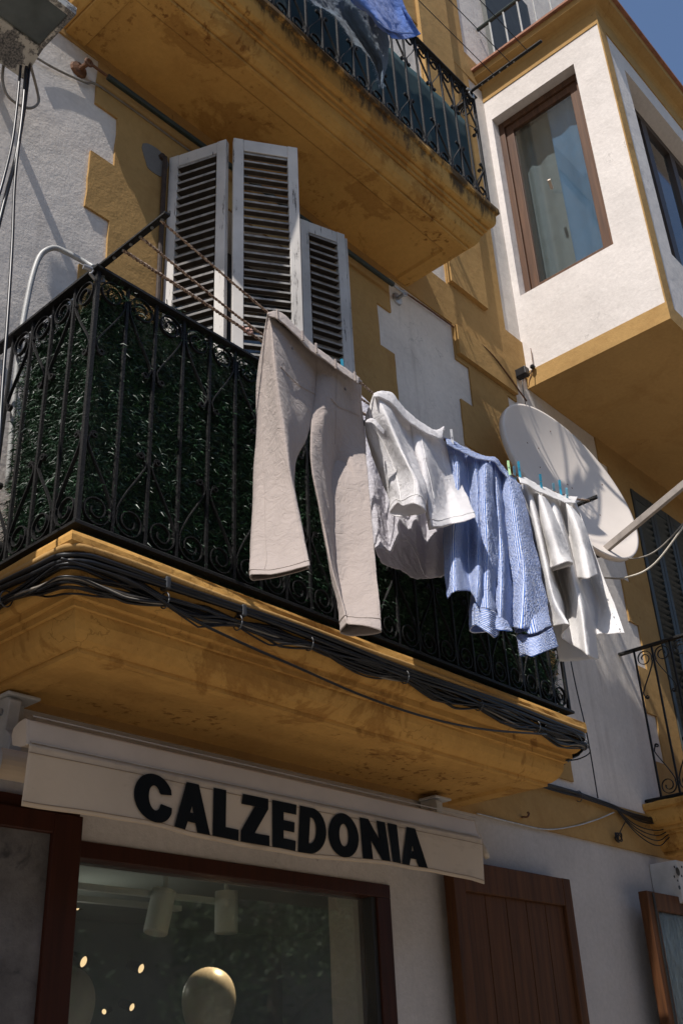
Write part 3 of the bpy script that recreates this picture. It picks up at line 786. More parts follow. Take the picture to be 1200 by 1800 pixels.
build('roller', m, M['canvas'], aw)
mb = MB(); mb.tube(spline([(3.93, 2.75, 2.60), (3.955, 2.72, 2.55), (3.965, 2.71, 2.50), (3.985, 2.705, 2.44)], 10), [.006]*4+[.009]*3+[.016, .017, .010], 10)
cr = build('crank_loop', mb, plain('cream_plastic_knob', (.42, .36, .28), .5), aw, smooth=True)

# ------------------------------------------------------------------ clothes lines
def cloth_rig(nm, label, dx=0, dz=0, length=.34, pegs=True):
    ax = [1.545+dx, 4.235+dx]
    out = []
    for k, x in enumerate(ax):
        t = thing('drying_arm', label[k], 'clothes line arm', (x, 2.37, 4.06+dz), 'clothes line arms clamped to the railings')
        m = MB(); m.obox((x, 2.37-length/2+.03, 4.072+dz), (.011, 0, 0), (0, length/2+.05, 0), (0, 0, .004)); m.obox((x+.010, 2.37-length/2+.03, 4.083+dz), (.0015, 0, 0), (0, length/2+.05, 0), (0, 0, .009))
        b = build('arm', m, M['iron'], t)
        for y in (2.04, 2.09, 2.15, 2.20, 2.24, 2.29):
            h = MB(); h.lathe([(0, -.003), (.0055, -.003), (.0055, .003), (0, .003)], (x+.002, y, 4.0665+dz), n=8)
            build('hook', h, M['steel'], b)
        c = MB(); c.tube([(x-.02, 2.375, 4.05+dz), (x-.03, 2.375, 4.03+dz), (x-.005, 2.375, 4.015+dz), (x+.025, 2.375, 4.03+dz), (x+.02, 2.375, 4.055+dz)], .006, 8)
        c.lathe([(0, 0), (.009, 0), (.009, .03), (0, .03)], (x-.035, 2.36, 4.035+dz), axis=(-1, .2, 0), n=8)
        build('clamp', c, M['steel'], t)
    return ax
cloth_rig('a', ['black clothes line arm clamped to the left corner of the hedged railing', 'black clothes line arm sticking out past the white shirt in front of the dish'])
M['cord'] = None
def cordmat():
    m, n, l, b = newmat('twisted_cord')
    t = noise(n, l, 140, 1, .5, stretch=(1, 1, 1))
    l.new(ramp(n, l, t, [(.42, (.09, .05, .035)), (.55, (.36, .27, .20))]), b.inputs['Base Color']); b.inputs['Roughness'].default_value = .85; return m
M['cord'] = cordmat()
def rope(name, pts, r, mat, label=None, cat='cord', group=None, n=80, parent=None, seg=6):
    mb = MB(); P = spline(pts, n)
    mb.tube(P, r, seg); o = build(name, mb, mat, parent, smooth=True, recalc=False)
    if label: tag(o, label, cat, group)
    return o
def twist(name, pts, r, label, group):
    P = spline(pts, 420); mb = MB(); L = np.concatenate([[0], np.cumsum(np.linalg.norm(np.diff(P, axis=0), axis=1))])
    for ph in (0, math.pi):
        a = L/.016*2*math.pi*.5+ph
        Q = P+np.stack([0*a, r*.75*np.cos(a), r*.75*np.sin(a)], 1); mb.tube(Q, r, 5)
    o = build(name, mb, M['cord'], None, smooth=True, recalc=False); tag(o, label, 'clothes line', group); return o
def A(px, py, Y): return at(px, py, Y)
LINE1 = [(1.545, 2.045, 4.066), A(470, 549, 2.06), A(552, 612, 2.06), A(634, 674, 2.06), A(656, 692, 2.07), A(720, 738, 2.075), A(776, 770, 2.08), A(840, 800, 2.08), A(905, 838, 2.08), A(1000, 874, 2.06), (4.235, 2.05, 4.07)]
twist('clothes_line', LINE1, .0034, 'outermost twisted clothes line carrying the trousers and white shorts', 'twisted clothes lines')
twist('clothes_line', [(1.545, 2.15, 4.066), A(455, 584, 2.17), A(640, 705, 2.19), A(780, 800, 2.19), (4.235, 2.15, 4.07)], .0032, 'middle twisted clothes line running behind the trousers', 'twisted clothes lines')
twist('clothes_line', [(1.545, 2.24, 4.066), A(450, 593, 2.235), A(700, 765, 2.25), (4.235, 2.24, 4.07)], .004, 'innermost thick twisted clothes line nearest the railing', 'twisted clothes lines')
rm_ = MB()
for k in range(9):
    c = np.array(A(434+rng.normal(0, 5), 584+rng.normal(0, 4), 2.235)); rm_.lathe([(0, -.008), (.007, -.004), (.008, .004), (0, .009)], c, axis=tuple(rng.normal(0, 1, 3)), n=6)
tag(build('rag_knot', rm_, plain('pink_rag', (.42, .25, .20), .9), None, smooth=True), 'small pinkish rag knotted round the inner clothes line by the shutter', 'rag')
cloth_rig('b', ['black clothes line arm at the left end of the top balcony', 'black clothes line arm reaching from the top balcony towards the bay window'], dx=.02, dz=3.235, length=.52)
for k, (y, nm) in enumerate(((1.93, 'outermost'), (2.06, 'second'), (2.19, 'third'))):
    rope('washing_cord', [(1.565, y, 7.297), (2.9, y, 7.235), (4.255, y, 7.297)], .0028, M['cable'], nm+' thin dark washing cord strung along the top balcony', 'cord', 'dark washing cords of the top balcony')
for k, (p0, p1) in enumerate((((850, -2), (938, 82)), ((805, -2), (890, 82)), ((796, 36), (866, 104)))):
    pass

# ------------------------------------------------------------------ laundry
from mathutils import noise as mn
def wrinkle(V, N, amp, sc, st=(1, 1, 1), seed=0, rid=.35):
    out = V.copy()
    for i in range(len(V)):
        p = V[i]*np.array(st)*sc
        q = Vector(p)+Vector((seed, 0, 0))
        rg = 1-abs(mn.noise(q*1.9+Vector((3, 7, 1))))*2.2
        out[i] += N[i]*amp*(mn.fractal(q, .9, 2.1, 4)+rid*max(rg, -.2)**3+.10*mn.noise(q*7.))
    return out
def gridnormals(G, closed):
    if closed:
        du = np.roll(G, -1, 1)-np.roll(G, 1, 1)
    else: du = np.gradient(G, axis=1)
    dv = np.gradient(G, axis=0); N = np.cross(du, dv); N /= np.linalg.norm(N, axis=2)[..., None]+1e-9
    return N
def to3(rows, blow=0., v0=0., v1=1., pw=1.5):
    n = len(rows)-1
    return [[A(q[0], q[1], q[2]-blow*((v0+(v1-v0)*i/n)**pw)) for q in r] for i, r in enumerate(rows)]
def pspline(P, n):
    P = np.array(P, float); m = len(P); t = np.linspace(0, m, n, endpoint=False); i = t.astype(int); f = (t-i)[:, None]
    a, b, c, d = P[(i-1) % m], P[i % m], P[(i+1) % m], P[(i+2) % m]
    k = .42
    # cardinal spline with a little extra tension keeps folds crisp
    m1, m2 = k*(c-a), k*(d-b)
    h1, h2, h3, h4 = 2*f**3-3*f**2+1, f**3-2*f**2+f, -2*f**3+3*f**2, f**3-f**2
    return h1*b+h2*m1+h3*c+h4*m2
def cloth(name, rows, mat, parent, closed, nu=90, nv=110, amp=.006, sc=9, st=(1, 1, .6), seed=0, thick=.0022, swap=False, back=.06, blow=0., v0=0., v1=1., pw=1.5):
    """rows of (px, py, Y) control points; a closed garment gets two hidden back points per row"""
    R = to3(rows, blow, v0, v1, pw)
    if closed:
        for r in R:
            if len(r) == 5:
                a, b = np.array(r[-1]), np.array(r[0])
                r += [a*.66+b*.34+np.array([0, back, 0]), a*.3+b*.7+np.array([0, back, 0])]
        C = np.array([pspline(r, nu) for r in R])
    else: C = np.array([spline(r, nu) for r in R])
    G = np.array([spline(C[:, j], nv) for j in range(nu)]).transpose(1, 0, 2)
    N = gridnormals(G, closed)
    V = wrinkle(G.reshape(-1, 3), N.reshape(-1, 3), amp, sc, st, seed)
    G2 = V.reshape(G.shape)
    mb = MB().grid(G2, closed)
    du = np.concatenate([np.zeros((nv, 1)), np.cumsum(np.linalg.norm(np.diff(G, axis=1), axis=2), 1)], 1).mean(0)
    dv = np.concatenate([np.zeros((1, nu)), np.cumsum(np.linalg.norm(np.diff(G, axis=0), axis=2), 0)], 0).mean(1)
    U, W = np.meshgrid(du, dv); uv = np.stack([W, U] if swap else [U, W], -1).reshape(-1, 2)
    o = build(name, mb, mat, parent, smooth=True, uv=uv, recalc=False)
    if thick:
        s = o.modifiers.new('s', 'SOLIDIFY'); s.thickness = thick; s.offset = 0
    return o, G2
M['beige'] = fabricmat('beige_twill', (.36, .305, .275), .9, 500, .06, .06, .55, 22)
M['linen'] = fabricmat('white_linen', (.82, .80, .80), .9, 420, .03, .42, .55, 24)
M['gauze'] = fabricmat('crinkled_white_gauze', (.84, .82, .86), .9, 300, .03, .50, .8, 34)
M['waffle'] = fabricmat('white_waffle_cotton', (.82, .80, .78), .92, 160, .03, .38, .35, 18)
def stripes():
    m, n, l, b = newmat('blue_white_striped_seersucker')
    tc = n.new('ShaderNodeTexCoord'); wv = n.new('ShaderNodeTexWave'); wv.wave_type = 'BANDS'; wv.bands_direction = 'X'
    wv.inputs['Scale'].default_value = 34; wv.inputs['Distortion'].default_value = .35; wv.inputs['Detail'].default_value = 1; wv.inputs['Detail Scale'].default_value = 4
    l.new(tc.outputs['UV'], wv.inputs[0])
    f = ramp(n, l, wv.outputs[0], [(.36, 0), (.56, 1)])
    col = mix(n, l, f, (.74, .77, .84), (.13, .24, .58))
    l.new(col, b.inputs['Base Color']); b.inputs['Roughness'].default_value = .9; b.inputs['Specular IOR Level'].default_value = .15
    mp = n.new('ShaderNodeMapping'); mp.inputs['Scale'].default_value = (110, 60, 1); l.new(tc.outputs['UV'], mp.inputs[0])
    t = n.new('ShaderNodeTexNoise'); t.inputs['Scale'].default_value = 1.; t.inputs['Detail'].default_value = 2; l.new(mp.outputs[0], t.inputs[0])
    p = bump(n, l, b, t.outputs[0], .9, .012)
    bump(n, l, b, noise(n, l, 16, 5), .3, .02, p)
    out = n['Material Output']; tr = n.new('ShaderNodeBsdfTranslucent'); l.new(col, tr.inputs[0])
    mx = n.new('ShaderNodeMixShader'); mx.inputs[0].default_value = .34
    l.new(b.outputs[0], mx.inputs[1]); l.new(tr.outputs[0], mx.inputs[2]); l.new(mx.outputs[0], out.inputs[0]); return m
M['stripe'] = stripes()
M['thread'] = plain('pale_stitch_thread', (.32, .27, .24), .9, 0, .1, 30, 0)

# beige trousers
tr = thing('trousers', 'beige trousers hung by the waistband, leftmost on the line', 'trousers', A(552, 612, 2.06))
Lr = [
 [(470,550,2.07),(473,552,2.06),(477,556,2.045),(512,584,2.055),(556,618,2.075)],
 [(461,600,2.10),(471,604,2.05),(483,612,2.01),(516,640,2.04),(557,655,2.085)],
 [(452,650,2.13),(469,662,2.06),(488,665,1.985),(519,690,2.03),(556,700,2.09)],
 [(450,700,2.14),(470,715,2.06),(494,715,1.97),(522,728,2.02),(551,733,2.09)],
 [(452,750,2.14),(472,765,2.06),(501,765,1.96),(522,770,2.02),(540,766,2.08)],
 [(450,810,2.14),(475,820,2.05),(507,815,1.96),(513,815,2.02),(519,812,2.07)],
 [(450,870,2.13),(480,880,2.04),(517,868,1.97),(517,868,2.03),(516,868,2.07)],
 [(447,930,2.13),(483,935,2.04),(528,925,1.97),(527,925,2.03),(524,925,2.07)],
 [(442,985,2.13),(490,985,2.04),(537,970,1.96),(536,970,2.02),(533,970,2.08)],
 [(443,1010,2.13),(480,1009,2.04),(541,994,1.96),(541,997,2.0),(538,1001,2.07)]]
Rr = [
 [(550,613,2.075),(575,634,2.05),(595,650,2.04),(615,660,2.07),(634,670,2.10)],
 [(552,655,2.09),(575,668,2.05),(592,690,2.05),(613,692,2.085),(634,705,2.12)],
 [(550,700,2.085),(570,720,2.04),(592,735,2.06),(615,735,2.09),(638,740,2.12)],
 [(545,748,2.06),(566,765,2.04),(592,775,2.09),(618,775,2.09),(641,778,2.10)],
 [(548,820,2.03),(570,830,2.05),(593,835,2.12),(620,830,2.06),(645,832,2.03)],
 [(560,880,2.03),(577,885,2.06),(594,885,2.12),(622,885,2.05),(650,885,2.01)],
 [(572,945,2.04),(583,945,2.07),(595,945,2.11),(625,945,2.05),(655,943,2.0)],
 [(585,1005,2.05),(591,1008,2.08),(597,1008,2.10),(630,1005,2.04),(660,1000,2.0)],
 [(600,1055,2.06),(602,1058,2.08),(604,1060,2.09),(636,1060,2.03),(665,1045,2.0)],
 [(609,1097,2.08),(612,1098,2.07),(620,1098,2.05),(645,1101,2.02),(670,1111,2.0)]]
l1, GL = cloth('leg', Lr, M['beige'], tr, True, 120, 170, .0032, 5, (1.3, 1.3, .4), 1, blow=.30, pw=2.6)
l2, GR = cloth('leg', Rr, M['beige'], tr, True, 120, 170, .0038, 6, (1.3, 1.3, .4), 5, blow=.30, pw=2.6)
wb = [[(470,551,2.03),(486,548,2.05),(503,557,2.05),(524,580,2.05),(547,604,2.05),(572,624,2.05),(600,644,2.05),(632,664,2.05)],
      [(471,556,2.025),(484,560,2.015),(504,573,2.015),(524,594,2.015),(543,614,2.015),(572,635,2.015),(600,655,2.015),(630,676,2.03)]]
wb.insert(0, [(472,553,2.09),(488,552,2.09),(505,561,2.09),(526,584,2.09),(549,608,2.09),(574,628,2.09),(602,648,2.09),(632,668,2.09)])
cloth('waistband', wb, M['beige'], tr, False, 90, 24, .004, 12, seed=3, thick=.004)
def seam(name, pts, parent, mat, r=.0013, n=40):
    m = MB(); m.tube(spline([A(*p) for p in pts], n), r, 4); return build(name, m, mat, parent, recalc=False)
def hemline(G, i, parent, mat, off=.0022, r=.0012, name='hem_stitch'):
    N = gridnormals(G, True); c = G[i].mean(0); P = G[i]+np.sign(((G[i]-c)*N[i]).sum(1).mean())*N[i]*off
    m = MB(); m.tube(np.vstack([P, P[:1]]), r, 4); return build(name, m, mat, parent, recalc=False)
hemline(GL, -7, l1, M['thread']); hemline(GR, -7, l2, M['thread'])
def on_grid(G, uvs):
    nv, nu = G.shape[:2]; out = []
    N = gridnormals(G, True)
    for u, v in uvs:
        i, j = min(nv-1, int(v*nv)), int(u*nu) % nu; nn = N[i, j]
        if nn[1] > 0: nn = -nn
        out.append(G[i, j]+nn*.003)
    return out
for G, par, us in ((GL, l1, (.33, .39, .46, .54)), (GR, l2, (.20, .30, .40, .50))):
    m = MB(); m.tube(spline(on_grid(G, [(us[0], .17), (us[1], .175), (us[2], .19), (us[3], .21)]), 30), .0016, 4)
    build('pocket_welt', m, M['thread'], par, recalc=False)

for px_, py_ in ((488, 553), (532, 590), (556, 612), (590, 640), (624, 662)):
    m = MB(); c = A(px_, py_, 2.012); m.obox(c, (.0045, 0, 0), (0, .003, 0), (0, .001, .022)); build('belt_loop', m, M['beige'], tr, bevel=.0015)
def gridline(G, u, v0, v1, n=60, off=.0018):
    nv, nu = G.shape[:2]; N = gridnormals(G, True); out = []
    for v in np.linspace(v0, v1, n):
        i, j = min(nv-1, int(v*nv)), int(u*nu) % nu; c = G[i].mean(0); nn = N[i, j]
        if (G[i, j]-c)@nn < 0: nn = -nn
        out.append(G[i, j]+nn*off)
    return out
for G, par, u in ((GL, l1, .09), (GL, l1, .27), (GR, l2, .27), (GR, l2, .53)):
    m = MB(); m.tube(gridline(G, u, .03, .95), .0011, 4); build('seam', m, M['thread'], par, recalc=False)
for px_, py_, Y_ in ((513, 612, 1.995), (606, 684, 2.03)):
    m = MB(); m.lathe([(0, 0), (.006, 0), (.0065, .002), (.004, .003), (0, .0025)], A(px_, py_, Y_), axis=(.2, -1, 0), n=12); build('pocket_button', m, plain('brown_button', (.09, .07, .06), .4), tr)

# white shorts
sh = thing('shorts', 'white shorts hung by the waist between the trousers and the striped shirt', 'shorts', A(716, 735, 2.07))
s1 = [
 [(656,692,2.09),(658,693,2.07),(661,695,2.05),(690,708,2.06),(724,737,2.08)],
 [(643,738,2.13),(654,735,2.08),(678,725,2.0),(700,745,2.05),(724,760,2.09)],
 [(656,785,2.13),(676,778,2.07),(700,778,1.98),(713,792,2.04),(730,800,2.08)],
 [(677,835,2.12),(697,828,2.06),(717,815,1.96),(726,828,2.01),(742,840,2.05)],
 [(692,868,2.11),(704,865,2.05),(731,848,1.96),(739,853,1.98),(748,866,2.03)],
 [(697,884,2.11),(708,889,2.05),(727,886,1.98),(743,895,1.96),(745,902,2.02)]]
s2 = [
 [(718,732,2.08),(735,744,2.06),(750,755,2.06),(764,763,2.065),(782,766,2.085)],
 [(722,770,2.08),(742,780,2.03),(760,785,2.06),(775,785,2.09),(789,790,2.12)],
 [(735,812,2.05),(750,820,2.01),(768,825,2.06),(785,825,2.09),(803,830,2.11)],
 [(748,860,2.02),(760,865,2.02),(782,865,2.09),(800,868,2.06),(816,865,2.06)],
 [(753,895,2.02),(765,900,2.03),(787,895,2.08),(808,893,2.03),(827,890,2.02)],
 [(759,925,2.02),(775,925,2.03),(792,921,2.05),(815,916,2.01),(835,908,2.0)]]
a_, Ga = cloth('leg', s1, M['linen'], sh, True, 100, 100, .0045, 9, (1, 1, .5), 11, back=.07, blow=.14)
b_, Gb = cloth('leg', s2, M['linen'], sh, True, 100, 100, .0045, 9, (1, 1, .5), 14, back=.07, blow=.16)
sb = [[(657,693,2.10),(668,691,2.10),(688,696,2.10),(702,712,2.10),(718,730,2.10),(742,748,2.10),(764,760,2.10),(781,756,2.11)],
      [(656,692,2.04),(667,688,2.055),(687,692,2.055),(701,708,2.055),(717,726,2.055),(741,744,2.055),(764,756,2.055),(780,750,2.07)],
      [(657,697,2.01),(670,698,2.02),(689,710,2.02),(702,726,2.02),(718,742,2.02),(741,758,2.02),(762,768,2.02),(776,771,2.03)]]
cloth('waistband', sb, M['linen'], sh, False, 90, 26, .004, 16, seed=4, thick=.004)
hemline(Ga, -9, a_, plain('white_stitch', (.70, .68, .66), .9)); hemline(Gb, -9, b_, bpy.data.materials['white_stitch'])
for G, par, u in ((Ga, a_, .27), (Ga, a_, .12), (Gb, b_, .14), (Gb, b_, .40)):
    m = MB(); m.tube(gridline(G, u, .04, .93), .0011, 4); build('seam', m, bpy.data.materials['white_stitch'], par, recalc=False)
cloth('pocket_flap', [[(645,738,2.02),(655,736,2.0),(666,746,1.985),(676,758,1.975)],[(642,742,2.02),(654,744,2.0),(664,754,1.985),(674,764,1.98)]], M['linen'], sh, False, 30, 8, .002, 15, thick=.003)

# crinkled white blouse on the line behind
bl = thing('blouse', 'crinkled white blouse hanging behind the trousers and white shorts', 'blouse', A(700, 765, 2.2))
def zig(ys, k=0): return ys
f = [
 [(628,690,2.397),(648,708,2.372),(668,726,2.360),(690,745,2.333),(710,760,2.320),(730,775,2.296),(750,790,2.283),(768,800,2.260),(782,812,2.253),(760,800,2.292),(720,772,2.329),(680,742,2.366),(645,712,2.399)],
 [(636,800,2.395),(655,812,2.354),(675,820,2.365),(695,830,2.310),(712,838,2.330),(730,848,2.278),(748,856,2.297),(765,866,2.251),(784,875,2.257),(765,870,2.305),(725,850,2.342),(685,830,2.380),(650,812,2.412)],
 [(646,880,2.386),(660,888,2.343),(678,890,2.368),(697,890,2.302),(714,895,2.323),(731,905,2.271),(749,915,2.296),(766,920,2.244),(786,925,2.255),(768,930,2.314),(728,915,2.352),(688,900,2.389),(656,888,2.419)],
 [(655,945,2.378),(668,952,2.330),(684,950,2.363),(700,935,2.294),(717,935,2.302),(732,955,2.264),(748,970,2.291),(766,970,2.238),(784,965,2.251),(772,985,2.316),(732,985,2.354),(696,970,2.387),(664,955,2.417)],
 [(659,963,2.374),(676,966,2.316),(686,972,2.355),(697,955,2.296),(717,952,2.290),(735,985,2.255),(746,1012,2.287),(766,1015,2.232),(783,1009,2.246),(775,1014,2.314),(734,1018,2.352),(704,1003,2.380),(672,990,2.404)]]
cloth('body', f, M['gauze'], bl, True, 170, 110, .0055, 30, (1.8, 1, .35), 21, blow=.13, pw=1.1)

# blue striped shirt
bs = thing('striped_shirt', 'blue and white striped shirt pinned by its hem, cuffs dangling', 'shirt', A(850, 805, 2.08))
YS = [2.10, 2.04, 2.10, 2.03, 2.10, 2.04, 2.10, 2.02, 2.07]
def yr(px, ys, k=1.0, mid=2.08): return [(x, y, mid+(q-mid)*k) for (x, y), q in zip(px, ys)]
body = [
 yr([(783,772),(798,779),(815,788),(833,798),(852,805),(870,809),(884,824),(900,841),(916,859)], YS, .25),
 yr([(790,830),(806,836),(822,842),(840,850),(858,856),(874,862),(890,872),(904,880),(921,895)], YS, .8),
 yr([(778,935),(800,938),(822,935),(840,940),(860,940),(880,945),(898,945),(915,945),(933,945)], YS, 1.1),
 yr([(781,1000),(800,998),(822,995),(842,1005),(862,1010),(882,1015),(900,1015),(922,1015),(947,1012)], YS, 1.2),
 yr([(785,1052),(800,1040),(826,1040),(838,1060),(858,1078),(880,1092),(898,1101),(918,1105),(964,1098)], YS, 1.25)]
cloth('body', body, M['stripe'], bs, False, 150, 120, .0045, 10, (1.2, 1, .4), 31, blow=.26)
cloth('back_panel', [yr([(790,778),(830,798),(870,812),(912,858)], [2.12]*4), yr([(800,930),(840,940),(880,945),(925,945)], [2.16]*4), yr([(790,1035),(830,1040),(880,1080),(945,1090)], [2.16]*4)], M['stripe'], bs, False, 60, 50, .006, 12, seed=33, blow=.2)
hem = [yr([(782,770),(798,776),(815,785),(833,795),(852,802),(871,805),(884,820),(900,838),(917,856)], [2.07]*9),
       yr([(786,780),(800,789),(817,797),(835,804),(853,809),(868,812),(880,828),(896,846),(912,862)], [2.03]*9)]
cloth('hem', hem, M['stripe'], bs, False, 90, 12, .004, 14, seed=35, thick=.003, swap=True)
YT = [2.05, 2.0, 1.975, 1.99, 2.03]
ls = [yr([(842,812),(848,812),(853,813),(858,815),(862,818)], YT, .25, 2.055), yr([(836,875),(845,872),(854,874),(862,880),(869,888)], YT, .8, 2.05), yr([(838,970),(848,966),(858,966),(868,970),(876,975)], YT), yr([(836,1035),(846,1036),(856,1038),(864,1042),(869,1048)], YT), yr([(834,1070),(846,1068),(857,1070),(865,1074),(869,1080)], YT)]
cloth('sleeve', ls, M['stripe'], bs, True, 70, 90, .0045, 12, seed=36, back=.05, blow=.24)
cl = [yr([(834,1071),(846,1069),(858,1071),(866,1075),(870,1081)], YT), yr([(834,1098),(846,1105),(860,1114),(870,1121),(874,1108)], YT)]
cloth('cuff', cl, M['stripe'], bs, True, 60, 22, .003, 14, seed=37, back=.05, thick=.003, swap=True, blow=.24, v0=1, v1=1.08)
cloth('cuff_flap', [yr([(868,1080),(880,1086),(890,1092)], [2.0, 1.99, 2.0]), yr([(870,1106),(886,1108),(900,1110)], [2.0, 1.98, 2.0])], M['stripe'], bs, False, 24, 16, .003, 14, seed=38, thick=.003, swap=True, blow=.24, v0=1, v1=1.08)
rs = [yr([(886,830),(892,834),(898,840),(904,846),(910,853)], YT, .25, 2.05), yr([(886,890),(896,888),(907,890),(918,892),(925,898)], YT, .8, 2.05), yr([(895,980),(908,985),(922,988),(934,985),(943,980)], YT), yr([(905,1060),(918,1068),(934,1070),(950,1066),(961,1060)], YT), yr([(914,1104),(928,1112),(944,1110),(958,1104),(967,1100)], YT)]
cloth('sleeve', rs, M['stripe'], bs, True, 70, 100, .005, 12, seed=39, back=.06, blow=.26)
cr_ = [yr([(916,1114),(930,1122),(946,1117),(960,1109),(969,1102)], YT), yr([(922,1150),(933,1154),(950,1148),(966,1142),(979,1137)], YT)]
cloth('cuff', cr_, M['stripe'], bs, True, 60, 22, .003, 14, seed=40, back=.06, thick=.003, swap=True, blow=.26, v0=1, v1=1.1)

# white waffle shirt
ws_ = thing('white_shirt', 'white textured short sleeved shirt, rightmost on the line before the dish', 'shirt', A(960, 862, 2.06))
YW_ = [2.10, 1.98, 2.14, 2.05, 1.98, 2.09, 2.13, 2.07, 2.03]
body = [
 yr([(912,839),(925,846),(938,852),(951,858),(964,863),(977,869),(990,873),(1002,877),(1012,885)], YW_, .25),
 yr([(924,890),(940,903),(952,900),(965,912),(980,905),(993,913),(1005,905),(1014,905),(1022,910)], YW_, .7),
 yr([(945,990),(962,1000),(978,1010),(992,1010),(1006,1005),(1020,1010),(1034,1010),(1046,1010),(1059,1012)], YW_, 1.),
 yr([(958,1050),(977,1058),(994,1068),(1008,1070),(1022,1066),(1038,1075),(1052,1068),(1066,1065),(1079,1062)], YW_, 1.2),
 yr([(968,1101),(999,1098),(986,1120),(1016,1140),(1034,1153),(1051,1157),(1046,1118),(1070,1114),(1097,1112)], YW_, 1.3)]
cloth('body', body, M['waffle'], ws_, False, 160, 120, .003, 9, (1, 1, .4), 51, blow=.24)
cloth('back_panel', [yr([(925,860),(955,868),(985,880)], [2.13]*3), yr([(955,1000),(985,1010),(1015,1010)], [2.2]*3), yr([(982,1163),(1010,1161),(1042,1157)], [2.2, 2.22, 2.2])], M['waffle'], ws_, False, 50, 50, .005, 10, seed=52, blow=.2)
pk_ = [yr([(911,838),(925,841),(938,848),(951,855),(964,861),(977,867),(990,871),(1002,873),(1014,874)], [2.06]*9), yr([(914,848),(926,853),(939,861),(951,867),(964,872),(976,877),(989,881),(1000,884),(1009,885)], [2.0]*9)]
cloth('hem', pk_, M['waffle'], ws_, False, 90, 14, .004, 12, seed=53, thick=.004)
YV = [2.04, 1.96, 1.93, 1.95, 2.0]
q1 = [yr([(938,868),(945,868),(951,871),(957,875),(962,880)], YV, .6), yr([(950,930),(958,925),(966,920),(974,920),(981,926)], YV), yr([(962,975),(972,972),(982,969),(992,970),(999,976)], YV), yr([(971,997),(980,993),(990,989),(1000,987),(1004,993)], YV)]
cloth('sleeve', q1, M['waffle'], ws_, True, 70, 60, .003, 10, seed=54, back=.07, thick=.003, blow=.12)
q2 = [yr([(986,880),(993,883),(1000,888),(1006,892),(1011,898)], YV, .6), yr([(999,930),(1007,927),(1015,925),(1022,926),(1028,931)], YV), yr([(1008,975),(1018,972),(1028,971),(1036,974),(1041,980)], YV), yr([(1016,1016),(1026,1017),(1036,1015),(1044,1012),(1048,1010)], YV)]
cloth('sleeve', q2, M['waffle'], ws_, True, 70, 60, .0035, 10, seed=55, back=.06, thick=.003, blow=.12)
bt_ = MB()
for px, py in ((1047, 993), (1059, 1024), (1071, 1054), (1082, 1085), (1092, 1106)):
    bt_.lathe([(0, 0), (.0055, 0), (.006, .0015), (.0045, .002), (0, .0016)], A(px-4, py, 2.01-.24*((py-880)/232)**1.5*.9-.012), axis=(0, -1, 0), n=10)
build('button', bt_, M['linen'], ws_)

# washing of the top balcony
M['denim'] = fabricmat('bright_blue_denim', (.09, .18, .50), .9, 500, .15, .05, .4, 16)
M['scarf'] = fabricmat('grey_blue_sheer_scarf', (.13, .18, .24), .9, 700, .2, .3, .5, 20)
jk = thing('denim_shirt', 'bright blue denim shirt hem hanging over the top balcony railing', 'shirt', A(690, -20, 2.05))
d1 = [[(575,-90,2.05),(620,-90,1.98),(660,-90,2.06),(690,-90,2.03)], [(612,-5,2.06),(650,0,1.99),(685,-2,2.07),(707,-2,2.04)], [(645,25,2.06),(668,38,1.98),(700,30,2.07),(724,36,2.03)], [(664,48,2.06),(690,66,1.97),(716,68,2.06),(740,59,2.02)]]
cloth('body', d1, M['denim'], jk, False, 90, 70, .006, 9, seed=61)
d2 = [[(570,-90,2.0),(610,-90,1.95),(640,-90,2.0),(672,-90,1.99)], [(612,-8,2.0),(645,0,1.94),(680,-2,2.0),(700,-2,1.99)], [(640,17,2.0),(662,30,1.93),(692,25,2.0),(714,38,1.98)], [(645,22,2.0),(672,46,1.93),(700,59,1.99),(726,59,1.97)]]
cloth('front_panel', d2, M['denim'], jk, False, 90, 60, .005, 9, seed=62)
seam('hem_stitch', [(646, 20, 1.985), (672, 44, 1.92), (700, 56, 1.98), (724, 57, 1.965)], jk, plain('pale_denim_thread', (.25, .32, .5), .9))
sc_ = thing('scarf', 'frayed grey blue scarf hanging beside the blue denim on the top balcony', 'scarf', A(620, -20, 2.12))
sr = [[(520,-90,2.12),(560,-90,2.18),(620,-90,2.10),(676,-90,2.16)], [(546,-2,2.12),(590,0,2.19),(630,0,2.10),(680,8,2.17)], [(585,26,2.12),(615,40,2.19),(648,50,2.10),(683,60,2.17)], [(621,73,2.12),(642,80,2.18),(662,86,2.10),(683,95,2.16)], [(654,107,2.13),(663,111,2.16),(672,112,2.11),(681,114,2.14)], [(664,143,2.13),(668,146,2.15),(671,147,2.12),(674,144,2.13)]]
so2, Gs = cloth('cloth', sr, M['scarf'], sc_, False, 80, 100, .008, 14, seed=63, thick=0)
fr_ = MB()
for i in range(0, 100):
    for k in range(3):
        p = Gs[i, 0]+rng.normal(0, .002, 3); L = rng.uniform(.012, .035)
        d = np.array([-1*L*.5, rng.normal(0, .006), -L*.8]); fr_.tube([p, p+d*.5+rng.normal(0, .002, 3), p+d], .0007, 3, cap=False)
for j in range(0, 80, 2):
    for k in range(2):
        p = Gs[-1, j]+rng.normal(0, .002, 3); d = np.array([rng.normal(0, .006), rng.normal(0, .006), -rng.uniform(.02, .045)]); fr_.tube([p, p+d*.5, p+d], .0008, 3, cap=False)
build('fringe', fr_, M['scarf'], sc_, recalc=False)

